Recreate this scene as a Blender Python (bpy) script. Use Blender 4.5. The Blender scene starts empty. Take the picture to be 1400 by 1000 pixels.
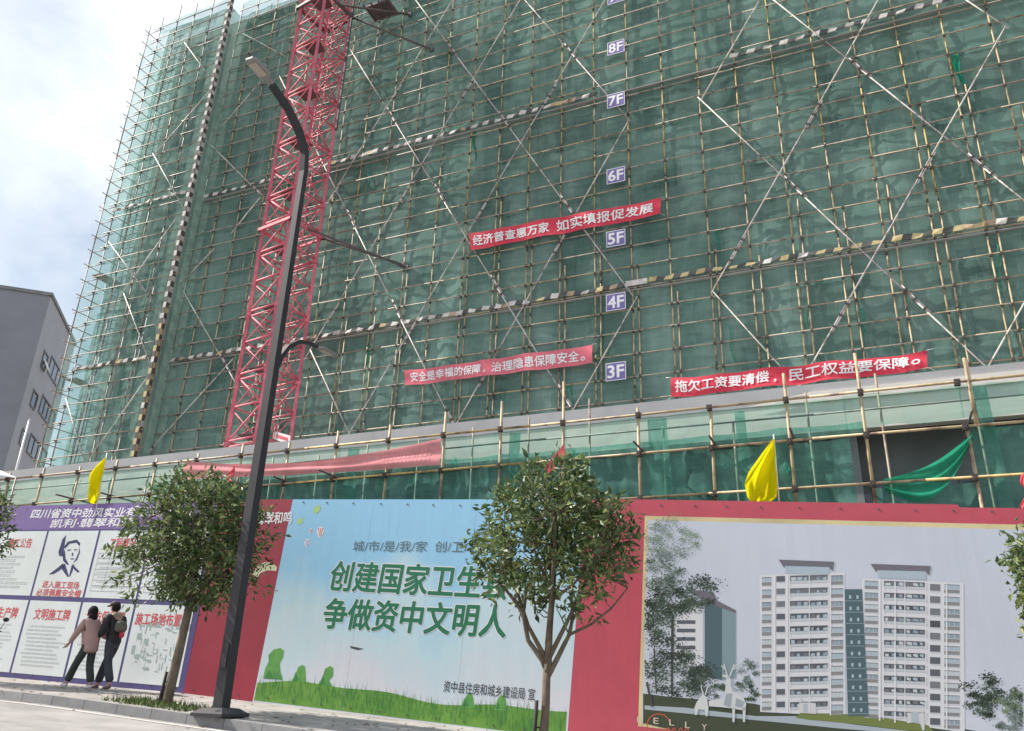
import bpy, bmesh, math, random
import numpy as np
from mathutils import Vector, Matrix
random.seed(7); np.random.seed(7)
RAD = math.radians
SC = bpy.context.scene
COL = SC.collection

# ------------------------------------------------------------------ camera, world, sun, exposure
F, PITCH, ROLL, YAW = 1112.4, .384788, .035305, -.425788
def cam_axes():
    cy, sy = math.cos(YAW), math.sin(YAW)
    f = Vector((sy*math.cos(PITCH), cy*math.cos(PITCH), math.sin(PITCH)))
    r = Vector((cy, -sy, 0)); u = r.cross(f)
    c, s = math.cos(ROLL), math.sin(ROLL)
    return c*r + s*u, -s*r + c*u, f
CR, CU, CF = cam_axes()
cam = bpy.data.cameras.new('camera'); co = bpy.data.objects.new('camera', cam); COL.objects.link(co)
cam.sensor_fit = 'HORIZONTAL'; cam.sensor_width = 36; cam.lens = F/1400*36; cam.clip_start = .1; cam.clip_end = 3000
co.matrix_world = Matrix(((CR.x, CU.x, -CF.x, 0), (CR.y, CU.y, -CF.y, 0), (CR.z, CU.z, -CF.z, 0), (0, 0, 0, 1)))
SC.camera = co

SUN_EL, SUN_AZ = RAD(42), RAD(-102)          # azimuth from +Y towards +X: from the left, a touch in front of the facade
world = bpy.data.worlds.new('World'); SC.world = world; world.use_nodes = True
nt = world.node_tree; nt.nodes.clear()
def N(nt, t, **kw):
    n = nt.nodes.new(t)
    for k, v in kw.items(): setattr(n, k, v)
    return n
wo = N(nt, 'ShaderNodeOutputWorld'); bg = N(nt, 'ShaderNodeBackground'); sky = N(nt, 'ShaderNodeTexSky')
sky.sky_type = 'NISHITA'; sky.sun_disc = False; sky.sun_elevation = SUN_EL; sky.sun_rotation = SUN_AZ
sky.dust_density = 1.5; sky.air_density = 1.2
tc = N(nt, 'ShaderNodeTexCoord'); mp = N(nt, 'ShaderNodeMapping'); mp.inputs['Scale'].default_value = (2.2, 2.2, 3.4)
no = N(nt, 'ShaderNodeTexNoise'); no.inputs['Scale'].default_value = 1.6; no.inputs['Detail'].default_value = 8; no.inputs['Roughness'].default_value = .55
rp = N(nt, 'ShaderNodeValToRGB'); rp.color_ramp.elements[0].position = .36; rp.color_ramp.elements[1].position = .62
rp.color_ramp.elements[0].color = (.22, .22, .22, 1); rp.color_ramp.elements[1].color = (.95, .95, .95, 1)
mx = N(nt, 'ShaderNodeMixRGB'); mx.inputs[2].default_value = (8.5, 9.1, 9.8, 1)
nt.links.new(tc.outputs['Generated'], mp.inputs[0]); nt.links.new(mp.outputs[0], no.inputs[0]); nt.links.new(no.outputs[0], rp.inputs[0])
nt.links.new(rp.outputs[0], mx.inputs[0]); nt.links.new(sky.outputs[0], mx.inputs[1]); nt.links.new(mx.outputs[0], bg.inputs[0])
bg.inputs[1].default_value = .062
nt.links.new(bg.outputs[0], wo.inputs[0])

sl = bpy.data.lights.new('sun', 'SUN'); so = bpy.data.objects.new('sun', sl); COL.objects.link(so)
sl.energy = 4.0; sl.angle = RAD(1.0); sl.color = (1, .95, .87)
sdir = Vector((math.sin(SUN_AZ)*math.cos(SUN_EL), math.cos(SUN_AZ)*math.cos(SUN_EL), math.sin(SUN_EL)))
so.rotation_euler = sdir.to_track_quat('Z', 'Y').to_euler(); so.location = (-30, -20, 60)
SC.view_settings.view_transform = 'Standard'; SC.view_settings.look = 'None'
SC.view_settings.gamma = 1; SC.view_settings.exposure = .98
SC.cycles.transparent_max_bounces = 24; SC.cycles.max_bounces = 6; SC.cycles.use_denoising = True

# ------------------------------------------------------------------ helpers
def ray(u, v):
    w = CR*((u-700)/F) - CU*((v-500)/F) + CF
    return w
def P(u, v, Y):
    w = ray(u, v); return w*(Y/w.y)
def tag(o, label=None, cat=None, group=None, kind=None):
    if label: o['label'] = label
    if cat: o['category'] = cat
    if group: o['group'] = group
    if kind: o['kind'] = kind
    return o
def empty(name, loc, label, cat, group=None):
    o = bpy.data.objects.new(name, None); COL.objects.link(o); o.location = loc; o.empty_display_size = .3
    return tag(o, label, cat, group)
def root_loc(p):
    v = Vector((0, 0, 0))
    while p is not None: v = v + Vector(p.location); p = p.parent
    return v
class MB:
    def __init__(s): s.v = []; s.f = []; s.m = []; s.sm = []
    def add(s, vs, fs, mi=0, smooth=False):
        b = len(s.v); s.v.extend([tuple(x) for x in vs])
        for f in fs: s.f.append(tuple(i+b for i in f)); s.m.append(mi); s.sm.append(smooth)
        return s
    def box(s, c, size, mi=0, ax=None):
        c = Vector(c); h = [x/2 for x in size]
        X, Y, Z = ax if ax else (Vector((1, 0, 0)), Vector((0, 1, 0)), Vector((0, 0, 1)))
        vs = [c + X*(a*h[0]) + Y*(b*h[1]) + Z*(d*h[2]) for a in (-1, 1) for b in (-1, 1) for d in (-1, 1)]
        return s.add(vs, [(0, 1, 3, 2), (4, 6, 7, 5), (0, 4, 5, 1), (2, 3, 7, 6), (0, 2, 6, 4), (1, 5, 7, 3)], mi)
    def bb(s, x0, y0, z0, x1, y1, z1, mi=0):
        return s.box(((x0+x1)/2, (y0+y1)/2, (z0+z1)/2), (x1-x0, y1-y0, z1-z0), mi)
    def tube(s, pts, r, n=6, mi=0, smooth=True, cap=True):
        pts = [Vector(p) for p in pts]; rs = r if isinstance(r, (list, tuple)) else [r]*len(pts)
        vs = []; fs = []; prev = None
        for i, p in enumerate(pts):
            t = (pts[min(i+1, len(pts)-1)] - pts[max(i-1, 0)]).normalized()
            if prev is None:
                a = t.orthogonal().normalized() if abs(t.z) < .9 else Vector((1, 0, 0)).cross(t).normalized()
            else: a = (prev - t*prev.dot(t)).normalized()
            prev = a; b = t.cross(a)
            for k in range(n):
                an = 2*math.pi*(k+.5)/n; vs.append(p + (a*math.cos(an) + b*math.sin(an))*rs[i])
        for i in range(len(pts)-1):
            for k in range(n): fs.append((i*n+k, i*n+(k+1) % n, (i+1)*n+(k+1) % n, (i+1)*n+k))
        if cap: fs.append(tuple(range(n-1, -1, -1))); fs.append(tuple((len(pts)-1)*n+k for k in range(n)))
        return s.add(vs, fs, mi, smooth)
    def grid(s, fn, nu, nv, mi=0, smooth=True):
        vs = [fn(i/nu, j/nv) for j in range(nv+1) for i in range(nu+1)]
        fs = [(j*(nu+1)+i, j*(nu+1)+i+1, (j+1)*(nu+1)+i+1, (j+1)*(nu+1)+i) for j in range(nv) for i in range(nu)]
        return s.add(vs, fs, mi, smooth)
    def prism(s, poly, off, mi=0):
        n = len(poly); off = Vector(off); a = [Vector(p) for p in poly]; b = [p+off for p in a]
        return s.add(a+b, [tuple(range(n)), tuple(range(2*n-1, n-1, -1))] + [((i+1) % n, i, n+i, n+(i+1) % n) for i in range(n)], mi)
    def sphere(s, c, r, nu=12, nv=8, mi=0, ax=None):
        c = Vector(c); r = r if isinstance(r, (tuple, list)) else (r, r, r)
        X, Y, Z = ax if ax else (Vector((1, 0, 0)), Vector((0, 1, 0)), Vector((0, 0, 1)))
        def fn(a, b):
            th, ph = 2*math.pi*a, math.pi*(b*.998+.001)
            return c + X*(r[0]*math.sin(ph)*math.cos(th)) + Y*(r[1]*math.sin(ph)*math.sin(th)) - Z*(r[2]*math.cos(ph))
        return s.grid(fn, nu, nv, mi)
    def build(s, name, mats, parent=None, loc=None):
        me = bpy.data.meshes.new(name)
        o = Vector(loc) if loc is not None else root_loc(parent)
        me.from_pydata([(x[0]-o.x, x[1]-o.y, x[2]-o.z) for x in s.v], [], s.f)
        mats = mats if isinstance(mats, (list, tuple)) else [mats]
        for m in mats: me.materials.append(m)
        me.polygons.foreach_set('material_index', s.m); me.polygons.foreach_set('use_smooth', s.sm); me.update()
        ob = bpy.data.objects.new(name, me); COL.objects.link(ob)
        if parent is not None: ob.parent = parent
        elif loc is not None: ob.location = o
        return ob

_tc = {}
def text_geo(body, bold=.0, shear=0.):
    k = (body, bold, shear)
    if k not in _tc:
        cu = bpy.data.curves.new('lettering', 'FONT'); cu.body = body; cu.offset = bold; cu.shear = shear; cu.resolution_u = 3
        ob = bpy.data.objects.new('lettering', cu); COL.objects.link(ob)
        dg = bpy.context.evaluated_depsgraph_get(); me = bpy.data.meshes.new_from_object(ob.evaluated_get(dg))
        vs = np.array([v.co[:2] for v in me.vertices]); fs = [tuple(p.vertices) for p in me.polygons]
        bpy.data.objects.remove(ob); bpy.data.curves.remove(cu); bpy.data.meshes.remove(me)
        _tc[k] = (vs, fs)
    return _tc[k]
def put_text(mb, body, fn, x0, y0, x1, y1, bold=0., shear=0., mi=0):
    """fits the lettering into the box x0..x1, y0..y1 of the flat surface fn(x, y, lift); strokes are thickened by shifted copies"""
    vs, fs = text_geo(body, 0., shear)
    lo, hi = vs.min(0), vs.max(0); sc = (hi-lo)
    w = bold*abs(y1-y0); n = 0 if bold == 0 else (8 if bold > .03 else 6)
    sh = [(0, 0)] + [(w*math.cos(2*math.pi*k/n), w*math.sin(2*math.pi*k/n)) for k in range(n)]
    for k, (dx, dy) in enumerate(sh):
        pts = [fn(x0+(a-lo[0])/sc[0]*(x1-x0)+dx, y0+(b-lo[1])/sc[1]*(y1-y0)+dy, k*.00012) for a, b in vs]
        mb.add(pts, fs, mi)

# ------------------------------------------------------------------ materials
MATS = {}
def mat(name, col, rough=.7, var=.0, scale=3., metal=0., bump=0., island=0., col2=None, spec=.5, stretch=None, nscale2=None):
    if name in MATS: return MATS[name]
    m = bpy.data.materials.new(name); m.use_nodes = True; t = m.node_tree; b = t.nodes['Principled BSDF']
    b.inputs['Roughness'].default_value = rough; b.inputs['Metallic'].default_value = metal; b.inputs['Specular IOR Level'].default_value = spec
    c = (*col, 1); b.inputs['Base Color'].default_value = c; MATS[name] = m
    src = None
    if var or col2 or bump:
        g = N(t, 'ShaderNodeNewGeometry'); mp = N(t, 'ShaderNodeMapping'); n = N(t, 'ShaderNodeTexNoise')
        if stretch: mp.inputs['Scale'].default_value = stretch
        n.inputs['Scale'].default_value = scale; n.inputs['Detail'].default_value = 6; n.inputs['Roughness'].default_value = .62
        t.links.new(g.outputs['Position'], mp.inputs[0]); t.links.new(mp.outputs[0], n.inputs[0])
        r = N(t, 'ShaderNodeValToRGB'); r.color_ramp.elements[0].position = .32; r.color_ramp.elements[1].position = .68
        d = col2 if col2 else tuple(x*(1-var) for x in col)
        r.color_ramp.elements[0].color = (*d, 1); r.color_ramp.elements[1].color = (*(tuple(min(1, x*(1+var*.6)) for x in col) if not col2 else col), 1)
        t.links.new(n.outputs[0], r.inputs[0]); src = r.outputs[0]
        if bump:
            n2 = N(t, 'ShaderNodeTexNoise'); n2.inputs['Scale'].default_value = nscale2 or scale*8; n2.inputs['Detail'].default_value = 4
            t.links.new(mp.outputs[0], n2.inputs[0])
            bu = N(t, 'ShaderNodeBump'); bu.inputs['Strength'].default_value = bump; bu.inputs['Distance'].default_value = .02
            t.links.new(n2.outputs[0], bu.inputs['Height']); t.links.new(bu.outputs[0], b.inputs['Normal'])
    if island:
        g2 = N(t, 'ShaderNodeNewGeometry'); h = N(t, 'ShaderNodeHueSaturation'); h.inputs['Color'].default_value = c
        ma = N(t, 'ShaderNodeMapRange'); ma.inputs[3].default_value = 1-island; ma.inputs[4].default_value = 1+island
        t.links.new(g2.outputs['Random Per Island'], ma.inputs[0]); t.links.new(ma.outputs[0], h.inputs['Value'])
        if src: t.links.new(src, h.inputs['Color'])
        src = h.outputs[0]
    if src: t.links.new(src, b.inputs['Base Color'])
    return m
def pipe_mat(name, cols, rough=.55):
    """painted steel tube: every length of tube has its own shade, with rust patches"""
    m = bpy.data.materials.new(name); m.use_nodes = True; t = m.node_tree; b = t.nodes['Principled BSDF']; b.inputs['Roughness'].default_value = rough
    g = N(t, 'ShaderNodeNewGeometry'); r = N(t, 'ShaderNodeValToRGB'); r.color_ramp.interpolation = 'CONSTANT'
    els = r.color_ramp.elements
    while len(els) < len(cols): els.new(.5)
    for i, c in enumerate(cols): els[i].position = i/len(cols); els[i].color = (*c, 1)
    n = N(t, 'ShaderNodeTexNoise'); n.inputs['Scale'].default_value = 4; n.inputs['Detail'].default_value = 7
    rr = N(t, 'ShaderNodeValToRGB'); rr.color_ramp.elements[0].position = .48; rr.color_ramp.elements[1].position = .7
    mx = N(t, 'ShaderNodeMixRGB'); mx.inputs[2].default_value = (.13, .075, .05, 1)
    t.links.new(g.outputs['Random Per Island'], r.inputs[0]); t.links.new(g.outputs['Position'], n.inputs[0]); t.links.new(n.outputs[0], rr.inputs[0])
    t.links.new(rr.outputs[0], mx.inputs[0]); t.links.new(r.outputs[0], mx.inputs[1]); t.links.new(mx.outputs[0], b.inputs['Base Color'])
    return m
def net_mat(name, c1, c2, fac=.62, facvar=.2, scale=.8, stretch=(1, 1, .35), trans=.4, tint=(.75, .95, .88), rnd=.25, patch=0.):
    m = bpy.data.materials.new(name); m.use_nodes = True; t = m.node_tree; t.nodes.clear()
    out = N(t, 'ShaderNodeOutputMaterial'); mix = N(t, 'ShaderNodeMixShader'); tr = N(t, 'ShaderNodeBsdfTransparent'); tr.inputs[0].default_value = (*tint, 1)
    mix2 = N(t, 'ShaderNodeMixShader'); mix2.inputs[0].default_value = trans
    df = N(t, 'ShaderNodeBsdfDiffuse'); tl = N(t, 'ShaderNodeBsdfTranslucent')
    g = N(t, 'ShaderNodeNewGeometry'); mp = N(t, 'ShaderNodeMapping'); mp.inputs['Scale'].default_value = stretch
    n = N(t, 'ShaderNodeTexNoise'); n.inputs['Scale'].default_value = scale; n.inputs['Detail'].default_value = 7; n.inputs['Roughness'].default_value = .6
    mp2 = N(t, 'ShaderNodeMapping'); mp2.inputs['Scale'].default_value = (.5, .5, 3.2)
    n2 = N(t, 'ShaderNodeTexNoise'); n2.inputs['Scale'].default_value = 2.2; n2.inputs['Detail'].default_value = 5
    r = N(t, 'ShaderNodeValToRGB'); r.color_ramp.elements[0].position = .33; r.color_ramp.elements[1].position = .67
    r.color_ramp.elements[0].color = (*c1, 1); r.color_ramp.elements[1].color = (*c2, 1)
    oi = N(t, 'ShaderNodeObjectInfo'); mr = N(t, 'ShaderNodeMapRange'); mr.inputs[3].default_value = 1-rnd; mr.inputs[4].default_value = 1+rnd
    hs = N(t, 'ShaderNodeHueSaturation')
    L = t.links.new
    L(g.outputs['Position'], mp.inputs[0]); L(mp.outputs[0], n.inputs[0]); L(g.outputs['Position'], mp2.inputs[0]); L(mp2.outputs[0], n2.inputs[0])
    L(n.outputs[0], r.inputs[0]); L(r.outputs[0], hs.inputs['Color']); L(oi.outputs['Random'], mr.inputs[0]); L(mr.outputs[0], hs.inputs['Value'])
    L(hs.outputs[0], df.inputs[0]); L(hs.outputs[0], tl.inputs[0])
    ad = N(t, 'ShaderNodeMath', operation='ADD'); L(n.outputs[0], ad.inputs[0]); L(n2.outputs[0], ad.inputs[1])
    fr = N(t, 'ShaderNodeMapRange'); fr.inputs[1].default_value = .75; fr.inputs[2].default_value = 1.25; fr.inputs[3].default_value = fac-facvar; fr.inputs[4].default_value = min(1, fac+facvar)
    L(ad.outputs[0], fr.inputs[0]); 
    last = fr.outputs[0]
    if patch:                                                           # sheets of different age and overlap: bay-wide rectangles
        sx = N(t, 'ShaderNodeSeparateXYZ'); cb = N(t, 'ShaderNodeCombineXYZ'); L(g.outputs['Position'], sx.inputs[0])
        dz = N(t, 'ShaderNodeTexNoise'); dz.inputs['Scale'].default_value = .9; L(g.outputs['Position'], dz.inputs[0])
        a1 = N(t, 'ShaderNodeMath', operation='MULTIPLY_ADD'); a1.inputs[1].default_value = .5; L(dz.outputs[0], a1.inputs[0]); L(sx.outputs['X'], a1.inputs[2])
        a2 = N(t, 'ShaderNodeMath', operation='MULTIPLY_ADD'); a2.inputs[1].default_value = .5; L(dz.outputs[0], a2.inputs[0]); L(sx.outputs['Z'], a2.inputs[2])
        L(a1.outputs[0], cb.inputs[0]); L(a2.outputs[0], cb.inputs[1])
        prev = last
        for (bw, bh, amt) in ((1.463, 1.8, patch), (.75, 6.0, patch*.6)):
            bk = N(t, 'ShaderNodeTexBrick'); bk.offset = .37; bk.inputs['Scale'].default_value = 1; bk.inputs['Brick Width'].default_value = bw; bk.inputs['Row Height'].default_value = bh; bk.inputs['Mortar Size'].default_value = .012
            bk.inputs['Color1'].default_value = (0, 0, 0, 1); bk.inputs['Color2'].default_value = (1, 1, 1, 1); bk.inputs['Mortar'].default_value = (1.1, 1.1, 1.1, 1); L(cb.outputs[0], bk.inputs[0])
            ma = N(t, 'ShaderNodeMath', operation='MULTIPLY_ADD'); ma.inputs[1].default_value = amt; su = N(t, 'ShaderNodeMath', operation='SUBTRACT'); su.inputs[1].default_value = amt*.5
            L(bk.outputs[0], ma.inputs[0]); L(prev, su.inputs[0]); L(su.outputs[0], ma.inputs[2]); prev = ma.outputs[0]
        cl = N(t, 'ShaderNodeClamp'); cl.inputs[1].default_value = .2; cl.inputs[2].default_value = .95; L(prev, cl.inputs[0]); last = cl.outputs[0]
    L(last, mix.inputs[0])
    L(df.outputs[0], mix2.inputs[1]); L(tl.outputs[0], mix2.inputs[2]); L(tr.outputs[0], mix.inputs[1]); L(mix2.outputs[0], mix.inputs[2]); L(mix.outputs[0], out.inputs[0])
    return m
def sheet_bump(m):
    """vinyl stretched on battens: shallow upright ripples"""
    t = m.node_tree; b = t.nodes['Principled BSDF']; g = N(t, 'ShaderNodeNewGeometry'); mp = N(t, 'ShaderNodeMapping'); mp.inputs['Scale'].default_value = (3, 3, .35)
    n = N(t, 'ShaderNodeTexNoise'); n.inputs['Scale'].default_value = 1.3; n.inputs['Detail'].default_value = 3; bu = N(t, 'ShaderNodeBump'); bu.inputs['Strength'].default_value = .14; bu.inputs['Distance'].default_value = .03
    t.links.new(g.outputs['Position'], mp.inputs[0]); t.links.new(mp.outputs[0], n.inputs[0]); t.links.new(n.outputs[0], bu.inputs['Height']); t.links.new(bu.outputs[0], b.inputs['Normal'])
def cloth_mat(name, col, trans=.35, var=.15, fac=1., scale=2.5):
    m = bpy.data.materials.new(name); m.use_nodes = True; t = m.node_tree; t.nodes.clear()
    out = N(t, 'ShaderNodeOutputMaterial'); mix2 = N(t, 'ShaderNodeMixShader'); mix2.inputs[0].default_value = trans
    df = N(t, 'ShaderNodeBsdfDiffuse'); tl = N(t, 'ShaderNodeBsdfTranslucent'); g = N(t, 'ShaderNodeNewGeometry')
    n = N(t, 'ShaderNodeTexNoise'); n.inputs['Scale'].default_value = scale; n.inputs['Detail'].default_value = 6
    r = N(t, 'ShaderNodeValToRGB'); r.color_ramp.elements[0].color = (*[x*(1-var) for x in col], 1); r.color_ramp.elements[1].color = (*[min(1, x*(1+var)) for x in col], 1)
    r.color_ramp.elements[0].position = .3; r.color_ramp.elements[1].position = .7
    L = t.links.new
    L(g.outputs['Position'], n.inputs[0]); L(n.outputs[0], r.inputs[0]); L(r.outputs[0], df.inputs[0]); L(r.outputs[0], tl.inputs[0])
    L(df.outputs[0], mix2.inputs[1]); L(tl.outputs[0], mix2.inputs[2])
    if fac < 1:
        tr = N(t, 'ShaderNodeBsdfTransparent'); mx = N(t, 'ShaderNodeMixShader'); mx.inputs[0].default_value = fac
        L(tr.outputs[0], mx.inputs[1]); L(mix2.outputs[0], mx.inputs[2]); L(mx.outputs[0], out.inputs[0])
    else: L(mix2.outputs[0], out.inputs[0])
    return m

M_concrete = mat('grey_concrete', (.40, .39, .39), .9, .25, .5, bump=.2, col2=(.29, .29, .295))
M_concrete_light = mat('parapet_concrete', (.40, .395, .41), .9, .12, 1.2, bump=.15, nscale2=30)
M_beige = mat('beige_plaster', (.70, .65, .60), .9, .08, .8)
M_dark_wall = mat('dark_grey_wall', (.24, .245, .255), .85, .25, 1.0)
M_void = mat('unlit_opening', (.03, .035, .04), .9)
M_frame = mat('window_frame_grey', (.16, .165, .18), .5)
M_glass = mat('window_glass', (.05, .06, .08), .08, spec=.8)
M_slab = mat('floor_slab', (.36, .35, .34), .9, .2, .7)
M_pipe = pipe_mat('scaffold_tube', [(.50, .355, .13), (.40, .27, .12), (.55, .40, .16), (.42, .31, .21), (.32, .22, .11), (.47, .365, .22)])
M_ledger = pipe_mat('ledger_tube', [(.36, .28, .19), (.30, .22, .18), (.42, .33, .20), (.35, .28, .25), (.26, .19, .14), (.38, .32, .26)])
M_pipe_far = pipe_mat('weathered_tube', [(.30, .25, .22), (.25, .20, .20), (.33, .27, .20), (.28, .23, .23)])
M_brace = pipe_mat('brace_tube', [(.64, .59, .59), (.56, .51, .51), (.60, .55, .50), (.52, .45, .46)])
M_coupler = mat('coupler_iron', (.07, .055, .05), .7, .3, 20)
M_net = net_mat('green_safety_net', (.155, .285, .243), (.27, .41, .36), .62, .10, .7, rnd=.16, trans=.2, tint=(.80, .96, .90), patch=.24)
M_net_open = net_mat('thin_green_net', (.2, .36, .30), (.3, .45, .39), .26, .1, .7, rnd=.1, tint=(.9, .99, .96))
M_net_low = net_mat('teal_safety_net', (.13, .33, .275), (.22, .45, .39), .54, .13, 1.3, stretch=(1, 1, .5), rnd=.12, tint=(.6, .95, .85))
M_net_pale = net_mat('stretched_green_net', (.08, .36, .27), (.2, .50, .42), .24, .1, 1.1, rnd=.08, tint=(.8, .97, .92))
M_net_swag = net_mat('bright_green_net', (.02, .30, .17), (.05, .44, .27), .80, .12, 2.2, rnd=.05)
M_white_board = mat('worn_white_board', (.60, .57, .54), .8, .3, 5)
M_yellow_board = mat('faded_yellow_board', (.52, .42, .22), .8, .25, 5)
M_black_board = mat('black_board', (.085, .09, .085), .8, .2, 5)
M_red_steel = mat('red_crane_paint', (.62, .145, .195), .65, .28, 3.5, island=.16, bump=.15)
M_dark_steel = mat('dark_steel', (.12, .09, .09), .6, .3, 4)
M_lamp = mat('charcoal_lamp_paint', (.04, .038, .043), .6, .15, 2, spec=.3)
M_lamp_pale = mat('lamp_head_cast', (.24, .23, .22), .5, .1, 4)
M_lamp_led = mat('lamp_lens', (.42, .38, .32), .3)
M_red_vinyl = mat('red_vinyl_banner', (.62, .035, .07), .7, .1, 2.5)
M_white_print = mat('white_print', (.80, .78, .79), .7)
M_pink_banner = cloth_mat('faded_red_banner', (.76, .20, .25), .15, .12)
M_pink_sheet = cloth_mat('pink_sheet', (.86, .33, .36), .25, .12, fac=.92)
M_purple = mat('navy_purple_vinyl', (.075, .06, .20), .6, .12, 1.2)
M_sign_purple = mat('sign_purple', (.17, .14, .38), .6, .1, 3)
M_red_board = mat('red_hoarding_vinyl', (.34, .026, .05), .55, .1, 1.0, bump=.3, nscale2=2.2)
M_pinkred = mat('faded_red_hoarding', (.52, .075, .11), .55, .1, 1.0, bump=.3, nscale2=2.2)
M_yellow_flag = cloth_mat('yellow_flag_cloth', (.88, .76, .01), .5, .08)
M_pink_flag = cloth_mat('pink_flag_cloth', (.85, .16, .20), .5, .1)
M_pole_white = mat('white_pole', (.72, .72, .72), .5)
M_bark = mat('bark', (.16, .125, .09), .95, .4, 9, bump=.8, nscale2=40, stretch=(1, 1, .4))
M_black_plastic = mat('black_plastic', (.02, .02, .022), .45)

# ------------------------------------------------------------------ ground
KX, KY = -13.90, 14.3
KP = P(250, 948, KY); KX, KZ = KP.x, KP.z
GL, GR = math.tan(RAD(1.97)), math.tan(RAD(3.49))
def hb(x):
    x = max(-60., min(30., x)); return KZ - (GL if x < KX else GR)*(x-KX)
def hy(x): return KY + math.tan(RAD(1.45 if x < KX else 4.2))*(x-KX)
def ky(x): return 11.0 + .025*(min(x, KX)+15) + .06*max(0, x-KX)
def zpave(x, y): return hb(x) - .025*(hy(x)-y)
def zroad(x, y):
    k = ky(x); return zpave(x, k) - .15 - .015*max(0, k-max(y, -3))
XS = sorted(set([KX, -60, 30] + [x*1.5 for x in range(-40, 21)]))

M_pave = mat('pavement_slabs', (.36, .335, .315), .85, .34, 1.3, bump=.15)
t_ = M_pave.node_tree; b_ = t_.nodes['Principled BSDF']; src_ = b_.inputs['Base Color'].links[0].from_socket
br = N(t_, 'ShaderNodeTexBrick'); br.inputs['Color1'].default_value = (1, 1, 1, 1); br.inputs['Color2'].default_value = (.9, .9, .9, 1); br.inputs['Mortar'].default_value = (.62, .6, .58, 1)
br.inputs['Scale'].default_value = 1; br.inputs['Brick Width'].default_value = .6; br.inputs['Row Height'].default_value = .3; br.inputs['Mortar Size'].default_value = .008
gg = N(t_, 'ShaderNodeNewGeometry'); mm = N(t_, 'ShaderNodeMixRGB', blend_type='MULTIPLY'); mm.inputs[0].default_value = 1
t_.links.new(gg.outputs['Position'], br.inputs[0]); t_.links.new(src_, mm.inputs[1]); t_.links.new(br.outputs[0], mm.inputs[2]); t_.links.new(mm.outputs[0], b_.inputs['Base Color'])
M_road = mat('road_concrete', (.31, .29, .28), .85, .32, .9, bump=.3, nscale2=60)
M_kerb = mat('kerb_stone', (.25, .245, .245), .8, .15, 6, island=.1, bump=.2)
M_earth = mat('bare_earth', (.20, .17, .13), .95, .25, .4)
M_grass = mat('pit_grass', (.11, .15, .04), .8, .3, 6, island=.35)
M_line = mat('road_paint', (.62, .60, .58), .8, .2, 8)

mb = MB(); gx = [-900, -60, KX, 30, 900]; gy = [-900, -20, 60, 200, 900]
for i in range(4):
    for j in range(4):
        mb.add([(a, b, hb(a)-.75) for a, b in ((gx[i], gy[j]), (gx[i+1], gy[j]), (gx[i+1], gy[j+1]), (gx[i], gy[j+1]))], [(0, 1, 2, 3)])
tag(mb.build('ground', M_earth), kind='structure')
mb = MB()
for a, b in zip(XS[:-1], XS[1:]):
    mb.add([(a, ky(a)+.14, zpave(a, ky(a)+.14)), (b, ky(b)+.14, zpave(b, ky(b)+.14)), (b, hy(b)+.6, zpave(b, hy(b)+.6)), (a, hy(a)+.6, zpave(a, hy(a)+.6))], [(0, 1, 2, 3)])
tag(mb.build('pavement', M_pave), kind='structure')
mb = MB()
for a, b in zip(XS[:-1], XS[1:]):
    ys = lambda x: [-40, -3, 3, 8, ky(x)+.05]
    for j in range(4):
        q = [(a, ys(a)[j]), (b, ys(b)[j]), (b, ys(b)[j+1]), (a, ys(a)[j+1])]
        mb.add([(x, y, zroad(x, y)) for x, y in q], [(0, 1, 2, 3)])
tag(mb.build('road', M_road), kind='structure')
mb = MB(); x = -40.
while x < 12:
    a, b = x+.006, x+.744
    f = lambda x, dy, top: (x, ky(x)+dy, (zpave(x, ky(x))+.006) if top else zroad(x, ky(x))-.1)
    vs = [f(a, 0, 0), f(b, 0, 0), f(b, .15, 0), f(a, .15, 0), f(a, .0, 1), f(b, .0, 1), f(b, .15, 1), f(a, .15, 1)]
    vs[4] = (vs[4][0], vs[4][1]+.02, vs[4][2]); vs[5] = (vs[5][0], vs[5][1]+.02, vs[5][2])
    mb.add(vs, [(0, 1, 5, 4), (1, 2, 6, 5), (2, 3, 7, 6), (3, 0, 4, 7), (4, 5, 6, 7)])
    x += .75
tag(mb.build('kerb', M_kerb), kind='structure')
mb = MB()
for i in range(40):
    a, b = -17+i*.5, -17+(i+1)*.5
    q = [(a, ky(a)-.32), (b, ky(b)-.32), (b, ky(b)-.22), (a, ky(a)-.22)]
    mb.add([(x, y, zroad(x, y)+.006) for x, y in q], [(0, 1, 2, 3)])
tag(mb.build('road_marking', M_line), kind='structure')
# manhole cover in the road
def on_road(u, v):
    Y = 9.
    for _ in range(30):
        p = P(u, v, Y); r = ray(u, v); r = r/r.y; Y = zroad(p.x, Y)/r.z if r.z < -1e-4 else Y
        Y = max(4, min(11.2, Y))
    return P(u, v, Y)
mc = on_road(70, 985); mc.z = zroad(mc.x, mc.y)
mo = empty('manhole_cover', mc, 'round dark iron manhole cover set in the road near the kerb', 'manhole cover')
ring = lambda r, z: [mc + Vector((r*math.cos(k*math.pi/14), r*math.sin(k*math.pi/14), z - GR*.7*r*math.cos(k*math.pi/14))) for k in range(28)]
MB().prism(ring(.40, .004), (0, 0, .004)).build('frame', mat('manhole_rim', (.16, .15, .14), .8), mo)
m2 = MB().prism(ring(.33, .0085), (0, 0, .006))
for k in range(-4, 5): m2.box(mc + Vector((0, k*.065, .017)), (.5-.03*abs(k), .02, .006), ax=(Vector((1, 0, -GR*.7)).normalized(), Vector((0, 1, 0)), Vector((0, 0, 1))))
m2.build('lid', mat('manhole_iron', (.07, .065, .06), .7, .2, 20), mo)

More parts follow.
